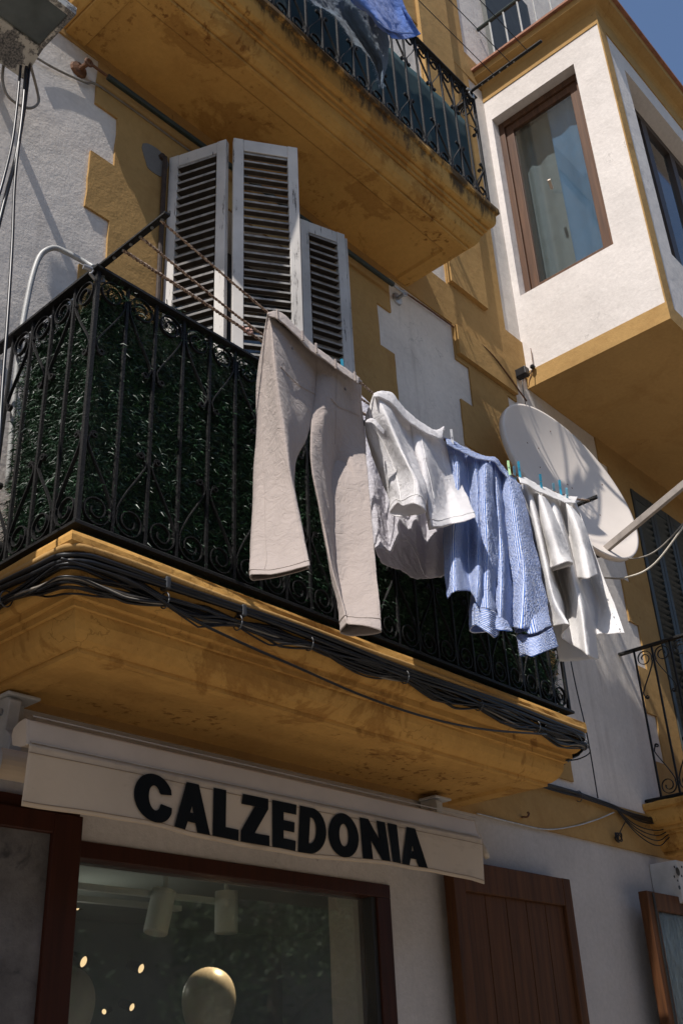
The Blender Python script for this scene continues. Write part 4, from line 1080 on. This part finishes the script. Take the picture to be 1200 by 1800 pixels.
# clothes pegs
def make_peg():
    root = thing('clothes_peg', 'peg', 'clothes peg', (0, 0, 0), 'clothes pegs on the line')
    for s in (-1, 1):
        m = MB(); P = [(s*.010, -.004, .038), (s*.007, -.004, .012), (s*.0045, -.004, -.004), (s*.003, -.004, -.036)]
        poly = P+[(x-s*.0035, y, z) for x, y, z in P[::-1]]
        m.prism([(x, -.005, z) for x, y, z in poly], None, (0, .010, 0)); build('jaw', m, None_mat, root)
    m = MB(); m.tube([(-.008, .0, .003), (0, -.007, .006), (.008, 0, .003), (0, .007, .006), (-.008, 0, .003)], .0012, 5); build('spring', m, M['steel'], root)
    return root
pegcols = {'green': (.36, .58, .28), 'blue': (.03, .34, .52), 'pale blue': (.20, .48, .62), 'white': (.62, .62, .62)}
def pegs():
    protos = {}
    global None_mat
    for px, py, Y, c, tilt, lab in ((894, 824, 2.06, 'green', .1, 'pale green clothes peg on the striped shirt hem beside the white shirt'),
            (912, 826, 2.05, 'blue', -.25, 'blue clothes peg where the striped shirt meets the white shirt'),
            (904, 834, 2.08, 'pale blue', -.5, 'pale blue clothes peg next to the green one'),
            (950, 848, 2.04, 'blue', -.45, 'bright blue clothes peg in the middle of the white shirt hem'),
            (984, 858, 2.05, 'blue', -.3, 'small blue clothes peg near the right end of the white shirt hem'),
            (973, 863, 2.08, 'pale blue', -.6, 'pale blue clothes peg half hidden behind the white shirt hem'),
            (996, 872, 2.03, 'pale blue', -.8, 'pale blue clothes peg nearest the black arm at the line end'),
            (794, 771, 2.05, 'white', -.2, 'white clothes peg on the left end of the striped shirt'),
            (602, 649, 2.075, 'blue', -.3, 'blue clothes peg peeping over the waistband of the beige trousers')):
        if c not in protos:
            None_mat = plain(c.replace(' ', '_')+'_peg_plastic', pegcols[c], .4, 0, .1, 30, 0); r = make_peg(); protos[c] = r
        else: r = copy_tree(protos[c])
        r['label'] = lab; r.location = Vector(A(px, py, Y)); r.rotation_euler = (0, tilt*.9, .6)
pegs()

# ------------------------------------------------------------------ satellite dish
dn = np.array([-.10, -.965, .24]); dn /= np.linalg.norm(dn); dc = np.array(A(1005, 842, 2.62)); DR = .585
dish = thing('satellite_dish', 'large off-white satellite dish on the wall behind the washing', 'satellite dish', tuple(dc))
mb = MB(); pr = []
for k in range(16):
    r = DR*k/15; pr.append((max(r, .001), -.11+.11*(r/DR)**2))
pr += [(DR+.012, .004), (DR+.016, -.006), (DR+.014, -.035), (DR+.004, -.038)]
for k in range(15, -1, -1):
    r = DR*k/15; pr.append((max(r, .001), -.125+.11*(r/DR)**2))
mb.lathe(pr, dc, axis=tuple(dn), n=72, cap=False)
M['dish'] = plain('weathered_cream_dish_paint', (.64, .575, .51), .5, 0, .06, 2.5, .05, 30)
build('reflector', mb, M['dish'], dish, smooth=True)
sp = MB()
for k in range(14):
    a, r = rng.uniform(0, 6.28), DR*rng.uniform(.25, .95)
    e1 = np.cross(dn, [0, 0, 1.]); e1 /= np.linalg.norm(e1); e2 = np.cross(e1, dn)
    c = dc+e1*r*math.cos(a)+e2*r*math.sin(a)+dn*(-.11+.11*(r/DR)**2+.001); sp.lathe([(0, 0), (.006, 0), (.004, .002), (0, .002)], c, axis=tuple(dn), n=6)
build('rust_spot', sp, M['rust'], dish)
fa = MB(); p0 = at(1056, 972, X=5.30); p1 = at(1225, 832, X=5.36); pb = at(1010, 935, X=5.12)
fa.bar(p0, p1, .03, .042)
build('feed_arm', fa, plain('tan_grey_arm_paint', (.24, .205, .175), .55, .0, .15, 20, .15), dish, bevel=.003)
be = MB(); be.tube(spline([at(1015, 935, Y=2.76), at(1030, 962, Y=2.66), at(1048, 976, Y=2.58), at(1062, 968, X=5.30)], 20), .017, 8)
build('arm_bend', be, M['cable'], dish, smooth=True)
mm = MB(); mm.tube([dc-dn*.12, dc-dn*.22, (dc[0]+.05, 2.96, dc[2]-.1)], .03, 10); mm.box(dc[0]-.08, dc[0]+.16, 2.955, 2.985, dc[2]-.28, dc[2]+.08)
build('wall_mount', mm, M['steel'], dish)
rope('cable', [at(1062, 1016, Y=2.7), at(1100, 1015, X=5.4), at(1150, 990, X=5.42), at(1215, 905, X=5.45)], .0055, plain('white_coax', (.50, .46, .38), .5, 0, .1, 9, 0), None, parent=dish)
rope('cable', [at(1082, 978, Y=2.6), at(1120, 981, X=5.4), at(1160, 962, X=5.42), at(1215, 903, X=5.45)], .0045, M['cablegrey'], None, parent=dish)

# ------------------------------------------------------------------ cables along the balcony edge
def smooth_noise(n, k, amp):
    return spline(rng.normal(0, amp, (k, 1)), n)[:, 0]
def perim(o, n=260, r=.05, x0=1.515, x1=4.39, yf=YF):
    xa, xb, ya = x0-o, x1+o, yf-o
    L = [(xa, y) for y in np.linspace(2.995, ya+r, 20)]
    c1 = [(xa+r-r*math.cos(a), ya+r-r*math.sin(a)) for a in np.linspace(0, math.pi/2, 10)[1:]]
    F_ = [(x, ya) for x in np.linspace(xa+r, xb-r, 60)[1:]]
    c2 = [(xb-r+r*math.sin(a), ya+r-r*math.cos(a)) for a in np.linspace(0, math.pi/2, 10)[1:]]
    R_ = [(xb, y) for y in np.linspace(ya+r, 2.995, 14)[1:]]
    P = np.array(L+c1+F_+c2+R_); d = np.concatenate([[0], np.cumsum(np.linalg.norm(np.diff(P, axis=0), axis=1))])
    s = np.linspace(0, d[-1], n); return np.stack([np.interp(s, d, P[:, 0]), np.interp(s, d, P[:, 1])], 1), s
cbn = thing('cable_bundle', 'bundle of black cables tied along the edge of the lower balcony slab', 'cables', (2.9, YF, 2.95))
o_, s_ = perim(.0)
SE = s_[-1]
tiepos = [.35, .98, 1.28, 1.62, 2.15, 2.62, 3.05, 3.45]
def tiepull(s): return min(1., min(abs(s-t) for t in tiepos)/.16)
for k in range(20):
    o = rng.uniform(-.012, .012); P, s = perim(o+.004, r=.06); n = len(P)
    za = 2.942+rng.uniform(-.026, .016)
    sag = smooth_noise(n, 14, .014); wob = smooth_noise(n, 16, .008)
    pull = np.array([tiepull(q) for q in s]); pull = .25+.75*pull
    # the run dips a little left of centre and rises again towards the right end
    base = .012*np.sin((s-1.0)/SE*math.pi*2.2)-.018*np.exp(-((s-1.05)/.35)**2)
    fan = 1+1.1*np.exp(-((s-.80)/.32)**2)+.5*np.exp(-((s-2.4)/.5)**2)
    z = 2.940+(za-2.940)*pull*fan+sag*pull+base
    m = MB(); nx = np.gradient(P, axis=0); nx = np.stack([nx[:, 1], -nx[:, 0]], 1); nx /= np.linalg.norm(nx, axis=1)[:, None]
    q = P+nx*wob[:, None]*pull[:, None]
    m.tube(np.column_stack([q, z]), rng.choice([.0032, .004, .0048, .0055]), 6)
    build('cable', m, M['cablegrey'] if k in (4, 11) else M['cable'], cbn, smooth=True, recalc=False)
for k in range(2):
    P, s = perim(.010, r=.09); m = MB(); z = 2.986-.017*k+.006*np.sin(s*5+k)-.012*np.exp(-((s-.55)/.2)**2)
    m.tube(np.column_stack([P, z]), .0095, 8); build('cable', m, M['cable'], cbn, smooth=True, recalc=False)
for t in tiepos:
    i = int(t/SE*(len(o_)-1)); p = o_[i]; d = o_[min(i+1, len(o_)-1)]-o_[i-1]; d /= np.linalg.norm(d); nn = np.array([d[1], -d[0]])
    zc = 2.940+.012*math.sin((t-1.0)/SE*math.pi*2.2)-.018*math.exp(-((t-1.05)/.35)**2)
    m = MB(); ring = [(p[0]+nn[0]*(.004+.021*math.cos(a)), p[1]+nn[1]*(.004+.021*math.cos(a)), zc+.026*math.sin(a)) for a in np.linspace(0, 2*math.pi, 22)]
    m.tube(ring, .0024, 5); build('cable_tie', m, M['tie'], cbn, smooth=True, recalc=False)
for t in (.98, 1.3):
    i = int(t/SE*(len(o_)-1)); p = o_[i]; m = MB()
    m.box(p[0]-.009, p[0]+.009, p[1]-.022, p[1]+.012, 2.957, 2.998); build('clip', m, M['tie'], cbn, bevel=.004)
for k in range(7):
    e = rng.normal(0, .008, (6, 3))
    pts = np.array([A(960, 1270+k*2, 2.33), A(1010, 1292, 2.325), A(1021, 1312, 2.36), at(1012-4*k, 1332+rng.uniform(-8, 8), X=4.41), at(985-3*k, 1345+rng.uniform(-6, 6), X=4.33), A(930-2*k, 1378, 2.97)])+e
    rope('cable', list(pts), rng.choice([.0035, .0045]), M['cable'], parent=cbn, n=50)
# yellow painted conduit bead under the lip
P, s = perim(.004, r=.05); m = MB(); m.tube(np.column_stack([P, 3.004-.006*np.exp(-((s-.62)/.12)**2)+.0015*np.sin(s*9)]), .0115, 10)
cnd = build('painted_conduit', m, M['ochre'], house, smooth=True, recalc=False)
rope('drooping_cable', [A(108, 982, 2.31), A(228, 1022, 2.31), A(330, 1084, 2.315), A(420, 1128, 2.32), A(520, 1172, 2.32), A(640, 1224, 2.32), A(750, 1261, 2.32), A(850, 1282, 2.32), A(960, 1291, 2.32)], .0045, M['cable'], 'single black cable drooping below the bundle across the ochre moulding', 'cable')
# bundle on the wall to the right
wbn = thing('wall_cable_bundle', 'black cables running along the wall towards the neighbouring balcony', 'cables', (5.2, 2.98, 2.95))
for k in range(11):
    e = lambda: rng.normal(0, .009)
    pts = [(4.1, 2.975, 2.93+e()), (4.75, 2.97+e()*.4, 2.955+e()), (5.2, 2.97+e()*.4, 2.975+e()), (5.7, 2.97+e()*.4, 2.965+e()), (6.05, 2.965, 2.935+e()), (6.3, 2.90, 2.955+e()), (6.55, 2.40, 2.95+e()), (9, 2.33, 2.95)]
    rope('cable', pts, rng.choice([.0035, .0045, .006]), M['cable'], parent=wbn, n=90)
for k in range(4):
    z = -.03-.03*k
    rope('cable', [(5.75, 2.968, 2.955), (5.95, 2.955, 2.90+z*.6), (6.15, 2.93, 2.90+z), (6.3, 2.88, 2.92+z*.5), (6.45, 2.6, 2.95)], .0035, M['cable'], parent=wbn, n=50)
for x in (4.85, 5.35):
    m = MB(); m.tube([(x, 2.972+.022*math.cos(a), 2.965+.03*math.sin(a)) for a in np.linspace(0, 2*math.pi, 18)], .0025, 5); build('cable_tie', m, M['tie'], wbn, recalc=False)
rope('pale_wire', [A(838, 1430, 2.97), A(905, 1447, 2.985), A(960, 1458, 2.985), A(1010, 1452, 2.985), A(1050, 1440, 2.975), A(1078, 1428, 2.97)], .0038, plain('pale_wire_sheath', (.42, .42, .41), .6, 0, .3, 30, 0), 'pale wire looping along the top of the lower white wall', 'wire')
rope('drop_wire', [A(919, 664, 2.95), A(921, 700, 2.955), A(960, 920, 2.96), A(1003, 1165, 2.965), A(1031, 1292, 2.965), A(1050, 1403, 2.965)], .0042, M['cable'], 'thin black wire dropping down the white wall right of the balcony', 'wire')
hk = MB(); hk.tube(spline([A(917, 1437, 3.0), A(918, 1436, 2.96), A(926, 1436, 2.93), A(929, 1430, 2.93), A(926, 1428, 2.935)], 20), .005, 8)
tag(build('wall_hook', hk, M['rust'], None, smooth=True, recalc=False), 'rusty open hook in the ochre band right of the awning', 'hook')
ck = MB()
for k in range(5): 
    c = np.array(A(1085, 1472, 2.96)); a = np.linspace(0, 6.28, 24); r = rng.uniform(.022, .036)
    ck.tube(np.column_stack([c[0]+r*np.cos(a), c[1]+rng.normal(0, .006)+.01*np.sin(a+k), c[2]+r*np.sin(a)*.95]), .0035, 5)
ck.tube(spline([A(1088, 1465, 2.96), A(1094, 1452, 2.965), A(1100, 1442, 2.97)], 10), .003, 5)
tag(build('wire_coil', ck, M['cable'], None, smooth=True, recalc=False), 'small coil of black wire on the ochre band under the wall cables', 'wire coil')
rope('string_course_cable', [A(700, 507, 2.985), A(740, 534, 2.985), A(800, 577, 2.984), A(860, 619, 2.958), A(925, 668 if 0 else 705, 2.955)], .006, M['rust'], 'thin brown cable along the wall from the green rod to the dish', 'cable')
ib = thing('cable_junction', 'black junction box with stub wires at the lower corner of the bay', 'junction box', A(918, 656, 2.95))
m = MB(); c = A(918, 656, 2.95); m.box(c[0]-.03, c[0]+.03, 2.91, 2.998, c[2]-.03, c[2]+.035); build('box', m, M['cable'], ib, bevel=.006)
m = MB(); c2 = at(937, 646, X=5.53); m.lathe([(0, 0), (.016, 0), (.018, .02), (.01, .03), (0, .03)], c2, axis=(-1, 0, 0), n=10); m.tube([c, (c[0]+.03, 2.93, c[2]-.03), c2], .004, 6); build('insulator', m, M['cable'], ib)
m = MB(); m.tube([c2, at(932, 612, X=5.53)], .003, 6); m.tube([c2, at(930, 668, X=5.54), at(928, 680, X=5.54)], .003, 6); build('stub_wire', m, M['rust'], ib)

# rod and wire under the upper balcony
rd = thing('wall_rod', 'long dark green rod held by rusty eyes under the upper balcony', 'rod', A(440, 320, 2.93))
m = MB(); m.tube([A(190, 135, 2.93), A(690, 500, 2.93)], .0155, 12); build('rod', m, M['greenrod'], rd, smooth=False)
for q, dx in (((188, 133), -1), ((692, 502), 1)):
    c = np.array(A(*q, 2.93)); m = MB(); m.tube([c, c+np.array([dx*.04, 0, 0]), c+np.array([dx*.085, .0, .0])], .007, 8)
    a = np.linspace(0, 6.28, 20); e = c+np.array([dx*.10, .0, 0]); m.tube(np.column_stack([e[0]+.018*np.cos(a), e[1]+0*a, e[2]+.018*np.sin(a)]), .0065, 7)
    m.tube([e, (e[0]+dx*.01, 2.999, e[2])], .012, 8); m.lathe([(0, 0), (.045, 0), (.04, .012), (.02, .016), (0, .016)], (e[0]+dx*.01, 2.9995, e[2]), axis=(0, -1, 0), n=12)
    build('eye_bolt', m, M['rust'] if dx < 0 else M['steel'], rd, recalc=False)
rope('wall_wire', [A(62, 100, 2.98), A(100, 122, 2.985), A(150, 145, 2.985), A(185, 158, 2.984), A(340, 270, 2.984)], .006, M['cablegrey'], 'grey wire running along the wall from the floodlight under the rod', 'wire')
pm = MB(); c = np.array(A(272, 283, 2.99)); 
poly = [(c[0]+.075*math.cos(a)*(1+.2*math.sin(3*a)), 2.984, c[2]+.10*math.sin(a)*(1+.15*math.cos(2*a))) for a in np.linspace(0, 6.2, 20)]
pm.prism(poly, None, (0, .0035, 0)); build('cement_patch', pm, stucco('grey_cement', (.20, .19, .175), (.14, .13, .12), .3, .5, crack=False), house)
sb_ = MB(); c = A(296, 286, 2.97); sb_.tube([(c[0]-.02, 2.97, 5.60), (c[0]-.02, 2.97, 3.2)], .012, 8); sb_.tube([(c[0]-.03, 2.97, 5.60), (c[0]-.03, 2.999, 5.60)], .02, 8)
build('shutter_bolt', sb_, plain('brown_black_iron', (.035, .02, .012), .8, 0, .5, 30, .4), house)

# floodlight at the top left
zf = at(69, 77, Y=2.74)[2]
fl = thing('floodlight', 'weathered square floodlight facing down at the top left corner', 'floodlight', at(60, 60, Z=zf))
gA, gB = at(69, 77, Z=zf), at(117, 23, Z=zf); gx1, gy1, gy0 = gA[0], gA[1], gB[1]
gx0 = gx1-.22
m = MB()
ox1, oy0 = gx1+.022, gy0-.03
# shallow tapered housing, open frame round the glass
oy1 = gy1+.03; zb = zf-.075
vs = [(gx0-.03, oy0, zf), (ox1, oy0, zf), (ox1, gy1+.01, zf), (gx0-.03, gy1+.01, zf), (gx0-.03, oy1+.10, zf-.10), (ox1-.002, oy1+.10, zf-.10)]
m.box(gx0-.03, ox1, oy0, gy0-.004, zf-.012, zf+.03); m.box(gx1+.003, ox1, gy0-.004, gy1, zf-.011, zf+.03); m.box(gx0-.03, gx0-.002, gy0-.004, gy1, zf-.011, zf+.03)
m.prism([(gx0-.03, gy1+.002, zf-.012), (gx0-.03, gy1+.13, zf-.085), (gx0-.03, gy1+.15, zf-.06), (gx0-.03, gy1+.15, zf+.10), (gx0-.03, gy1+.002, zf+.03)], None, (ox1-gx0+.03, 0, 0))
m.prism([(gx0, oy0+.01, zf+.031), (gx0, gy1+.12, zf+.031), (gx0, gy1+.08, zf+.14), (gx0, oy0+.06, zf+.12)], None, (gx1-gx0, 0, 0))
def flaking(name):
    mt, n, l, b = newmat(name)
    f = ramp(n, l, noise(n, l, 9, 9, .75), [(.47, 0), (.51, 1)]); g2 = noise(n, l, 120, 4, .8)
    dirt = mix(n, l, ramp(n, l, g2, [(.4, 0), (.6, 1)]), (.03, .035, .04), (.22, .21, .20))
    l.new(mix(n, l, f, (.46, .45, .41), dirt), b.inputs['Base Color']); b.inputs['Roughness'].default_value = .7; bump(n, l, b, f, .5, .003); return mt
build('housing', m, flaking('flaking_grey_paint'), fl)
m = MB(); m.box(gx0-.001, gx1+.002, gy0-.003, gy1+.001, zf-.004, zf+.002)
gm, n, l, b = newmat('dusty_lamp_glass'); l.new(ramp(n, l, noise(n, l, 7, 5), [(.3, (.045, .055, .052)), (.7, (.085, .10, .095))]), b.inputs['Base Color']); b.inputs['Roughness'].default_value = .22
build('glass', m, gm, fl)
m = MB(); m.tube([(gx1-.1, gy1+.13, zf+.02), (gx1-.1, 2.999, zf+.02)], .022, 10); m.lathe([(0, 0), (.05, 0), (.05, .012), (0, .012)], (gx1-.1, 2.999, zf+.02), axis=(0, -1, 0), n=14)
build('wall_arm', m, M['rust'], fl)
for k, (pts, r, mt, lab) in enumerate((
    ([A(37, 116, 2.75), A(30, 190, 2.70), A(22, 250, 2.66), A(8, 310, 2.62), A(-12, 380, 2.6)], .0055, M['cable'], 'leftmost black cable hanging from the floodlight'),
    ([A(47, 118, 2.75), A(40, 200, 2.70), A(30, 270, 2.66), A(12, 340, 2.62), A(-8, 420, 2.58)], .0075, M['cable'], 'thicker black cable hanging in the middle below the floodlight'),
    ([A(53, 114, 2.75), A(44, 190, 2.72), A(33, 260, 2.66), A(26, 330, 2.6), A(22, 430, 2.5), A(14, 560, 2.42), A(5, 680, 2.36), A(-2, 800, 2.3)], .0055, M['cable'], 'long black cable falling from the floodlight past the left railing'),
    ([A(8, 105, 2.9), A(5, 140, 2.9), A(14, 168, 2.9), A(35, 185, 2.9), A(55, 190, 2.9), A(68, 180, 2.9), A(66, 160, 2.9), A(57, 125, 2.85), A(54, 112, 2.8)], .006, M['cablegrey'], 'pale cable loop hanging below the floodlight'))):
    rope('hanging_cable', pts, r, mt, lab, 'cable', n=60)
# bent white pole standing on the balcony
rope('bent_pole', [A(165, 470, 2.75), A(150, 461, 2.78), A(118, 444, 2.82), A(98, 436, 2.84), A(82, 440, 2.85), A(70, 452, 2.86), A(60, 478, 2.86), A(50, 520, 2.86), A(36, 600, 2.86), A(26, 700, 2.86), A(14, 860, 2.86)], .011, M['paintpole'], 'chipped white bent pole rising behind the left side of the railing', 'pole', n=70, seg=12)

# terrace rail on the bay and upper wall details
tr_ = thing('terrace_railing', 'pale thin railing on the flat roof of the bay', 'railing', (6.5, 2.3, 9.1))
zt = at(893, 12, X=5.63)[2]
m = MB(); m.tube([(5.63, 2.99, zt), (5.63, 1.98, zt)], .018, 8); m.tube([(5.63, 1.98, zt), (8.5, 1.98, zt)], .014, 8); build('handrail', m, M['greenrod'], tr_, recalc=False)
for k in range(7):
    m = MB(); y = 2.86-k*.145; m.tube([(5.63, y, BZ1+.17), (5.63, y, zt)], .009, 7); build('bar', m, M['paintpole'], tr_, recalc=False)
for k in range(18):
    m = MB(); x = 5.78+k*.15; m.tube([(x, 1.98, BZ1+.17), (x, 1.98, zt)], .009, 7); build('bar', m, M['paintpole'], tr_, recalc=False)
build('terrace_door', MB().box(5.80, 6.7, 2.955, 2.9985, 9.1, 11.2), M['greenpaint'], house)
sl_ = MB(); sl_.box(5.86, 6.25, 2.93, 2.95, 9.2, 11.1); 

# shop interior seen through the glass
lampm, n, l, b = newmat('spot_housing'); b.inputs['Base Color'].default_value = (.62, .66, .64, 1); b.inputs['Roughness'].default_value = .6
for k, (px, py, tilt) in enumerate(((281, 1603, .22), (398, 1604, .0))):
    c = np.array(A(px, py, 3.95)); t = thing('track_lamp', ('tilted' if k == 0 else 'upright')+' white cylinder track lamp behind the shop glass', 'lamp', tuple(c), 'track lamps in the shop')
    ax = np.array([math.sin(tilt), 0, math.cos(tilt)])
    m = MB(); m.lathe([(0, -.095), (.050, -.095), (.055, -.09), (.055, .095), (0, .097)], c, axis=tuple(ax), n=28); build('cylinder', m, lampm, t, smooth=False)
    m = MB(); m.tube([c+ax*.09, c+ax*.13, (c[0]+.03, c[1], 2.66)], .012, 8); build('stem', m, lampm, t)
for k, z in enumerate((2.385, 2.375)):
    y = 4.0+.22*k
    m = MB(); m.box(1.7, 3.62-.1*k, y-.018, y+.018, z, z+.025); tag(build('lamp_track', m, lampm, None), ('near' if k == 0 else 'far')+' white lamp track under the shop ceiling', 'lamp track', 'lamp tracks in the shop')
em, n, l, b = newmat('lit_warm_lamp'); b.inputs['Emission Color'].default_value = (1., .68, .36, 1); b.inputs['Emission Strength'].default_value = 1.5; b.inputs['Base Color'].default_value = (.8, .7, .5, 1)
for px, py, r, lab in ((146, 1690, .034, 'largest lit warm spotlight deep in the shop'), (247, 1702, .030, 'lit spotlight right of the brightest one in the shop'), (231, 1770, .024, 'lower small lit spotlight behind the mannequin heads'),
                  (184, 1778, .016, 'lowest narrow lit spotlight in the shop'), (137, 1594, .020, 'topmost narrow lit spotlight beside the window frame')):
    c = np.array(A(px, py, 6.0)); d = -c+EYE; d /= np.linalg.norm(d)
    d = d+np.array([rng.choice([-1, 1])*rng.uniform(.5, 1.2), 0, -.2]); d /= np.linalg.norm(d)
    t = thing('spotlight', lab, 'spotlight', tuple(c), 'lit spotlights deep in the shop')
    m = MB(); m.lathe([(0, -.10), (r*1.1, -.10), (r*1.2, .012), (r*1.02, .012), (r*1.02, .0), (0, .0)], c, axis=tuple(d), n=20); build('housing', m, M['iron'], t)
    m = MB(); m.lathe([(0, .002), (r, .002), (r*.9, .006), (0, .008)], c, axis=tuple(d), n=20); build('lens', m, em, t)
mann = plain('pale_mannequin_shell', (.46, .42, .36), .35, 0, .04, 3, 0)
for px, py, Y, lab in ((367, 1768, 3.55, 'warm lit faceless mannequin head in the middle of the shop window'), (112, 1775, 3.5, 'pale faceless mannequin head half behind the left window frame')):
    c = np.array(A(px, py, Y)); t = thing('mannequin', lab, 'mannequin', (c[0], c[1], 0))
    m = MB(); pr = []
    for k in range(22):
        a = -math.pi/2+math.pi*k/21; z = math.sin(a)*.145; r = math.cos(a)*(.108+.018*math.sin(a)); pr.append((max(r, .0005), z))
    pr = [(.052, -.30), (.05, -.2), (.055, -.135)]+[q for q in pr if q[1] > -.115]
    m.lathe(pr, c, n=32); build('head', m, mann, t, smooth=True)
    m = MB(); m.lathe([(.055, -.30), (.10, -.33), (.19, -.37), (.20, -.42), (.16, -.62), (.13, -.8), (.12, -1.0), (0, -1.0)], c, n=28, cap=False); build('torso', m, mann, t, smooth=True)
    m = MB(); m.tube([(c[0], c[1], c[2]-1.0), (c[0], c[1], .1)], .02, 8); m.lathe([(0, 0), (.16, 0), (.16, .02), (0, .02)], (c[0], c[1], .1), n=24); build('stand', m, M['steel'], t)
for cx, cy, en in ((3.6, 5.2, 3.2), (2.6, 4.6, 2.6)):  # added fill lights without fixtures, brightening the shop interior
    pl = bpy.data.lights.new('shop_fill_light', 'POINT'); pl.energy = en; pl.color = (1, .93, .82); pl.shadow_soft_size = .08
    po = bpy.data.objects.new('shop_fill_light', pl); COL.objects.link(po); po.location = (cx, cy, 2.3)
lp = bpy.data.lights.new('shop_lamp_light', 'SPOT'); lp.energy = 60; lp.color = (1, .72, .42); lp.spot_size = rad(38); lp.shadow_soft_size = .05
lo = bpy.data.objects.new('shop_lamp_light', lp); COL.objects.link(lo); tgt = Vector(A(367, 1750, 3.55)); lo.location = tgt+Vector((.28, -.02, .52))
lo.rotation_euler = (tgt-lo.location).to_track_quat('-Z', 'Y').to_euler()

# white enamel awning box of the next shop, at the right edge
nb = thing('awning_bracket', 'small white perforated awning bracket at the lower right edge', 'bracket', A(1190, 1540, 2.9))
c = A(1176, 1513, 2.86); m = MB(); m.box(c[0], c[0]+.14, 2.82, 2.998, c[2]-.24, c[2]); build('plate', m, M['paintwhite'], nb, bevel=.006)
m = MB()
for px, py, r in ((1190, 1532, .024), (1184, 1524, .007), (1197, 1524, .007), (1184, 1541, .007), (1197, 1540, .007), (1190, 1548, .007), (1193, 1560, .012)):
    q = A(px, py, 2.8195); m.lathe([(0, 0), (r, 0), (r, .002), (0, .002)], q, axis=(0, -1, 0), n=14)
build('hole', m, M['cable'], nb)

# ------------------------------------------------------------------ across the street (seen in the glass, and shading the sky)
op = thing('opposite_house', 'beige house across the street, seen only as a reflection in the shop glass', 'building', (6, -7.2, 0))
ow = [(x, x+1.1, z, z+h) for x in np.arange(-18, 34, 2.9) for z, h in ((.1, 2.3), (3.3, 2.1))]
build('wall', holes(MB(), -20, 36, 0, 6.4, -7.6, -7.2, ow), stucco('beige_stucco', (.22, .19, .155), (.15, .12, .10), .3, .3, crack=False), op)
m = MB(); m.box(-20, 36, -7.9, -6.8, 6.4, 6.65); build('roof_edge', m, plain('clay_roof', (.28, .13, .08), .85), op)
for a in ow:
    m = MB(); m.box(a[0]+.004, a[1]-.004, -7.45, -7.38, a[2]+.004, a[3]-.004)
    for k in range(int((a[3]-a[2])/.09)): m.obox(((a[0]+a[1])/2, -7.37, a[2]+.06+k*.09), ((a[1]-a[0])/2-.06, 0, 0), (0, .018, .022), (0, -.004, .004))
    build('shutter', m, M['greenpaint'], op)
tree = thing('street_tree', 'leafy street tree across the road, seen in the right of the shop glass', 'tree', (8.6, -2.6, 0))
m = MB(); m.tube(spline([(8.6, -2.6, 0), (8.65, -2.6, 1.2), (8.55, -2.55, 2.2), (8.6, -2.6, 3.2), (8.7, -2.5, 4.4)], 24), list(np.linspace(.14, .04, 24)), 10)
for k in range(9):
    a = k*2.4; z = 2.0+.25*k; m.tube(spline([(8.6, -2.6, z), (8.6+.5*math.cos(a), -2.6+.5*math.sin(a), z+.4), (8.6+1.0*math.cos(a), -2.6+1.0*math.sin(a), z+.6)], 8), list(np.linspace(.04, .012, 8)), 6)
build('trunk', m, plain('bark', (.12, .09, .07), .9), tree, smooth=True, recalc=False)
m = MB(); cl_c = [np.array([8.6, -2.6, 3.4])+np.array([rng.normal(0, .65), rng.normal(0, .65), rng.uniform(-1.3, 1.5)]) for _ in range(42)]
for k in range(7000):
    c = cl_c[rng.integers(42)]+rng.normal(0, .22, 3); a = rng.normal(0, 1, 3); a /= np.linalg.norm(a); b_ = np.cross(a, rng.normal(0, 1, 3)); b_ /= np.linalg.norm(b_)
    L, w_ = rng.uniform(.04, .07), .022; m.add([c-a*L, c+b_*w_, c+a*L, c-b_*w_], [(0, 1, 2, 3)])
build('crown', m, plain('tree_leaf', (.05, .085, .03), .6, 0, .4, 2, 0), tree, recalc=False)
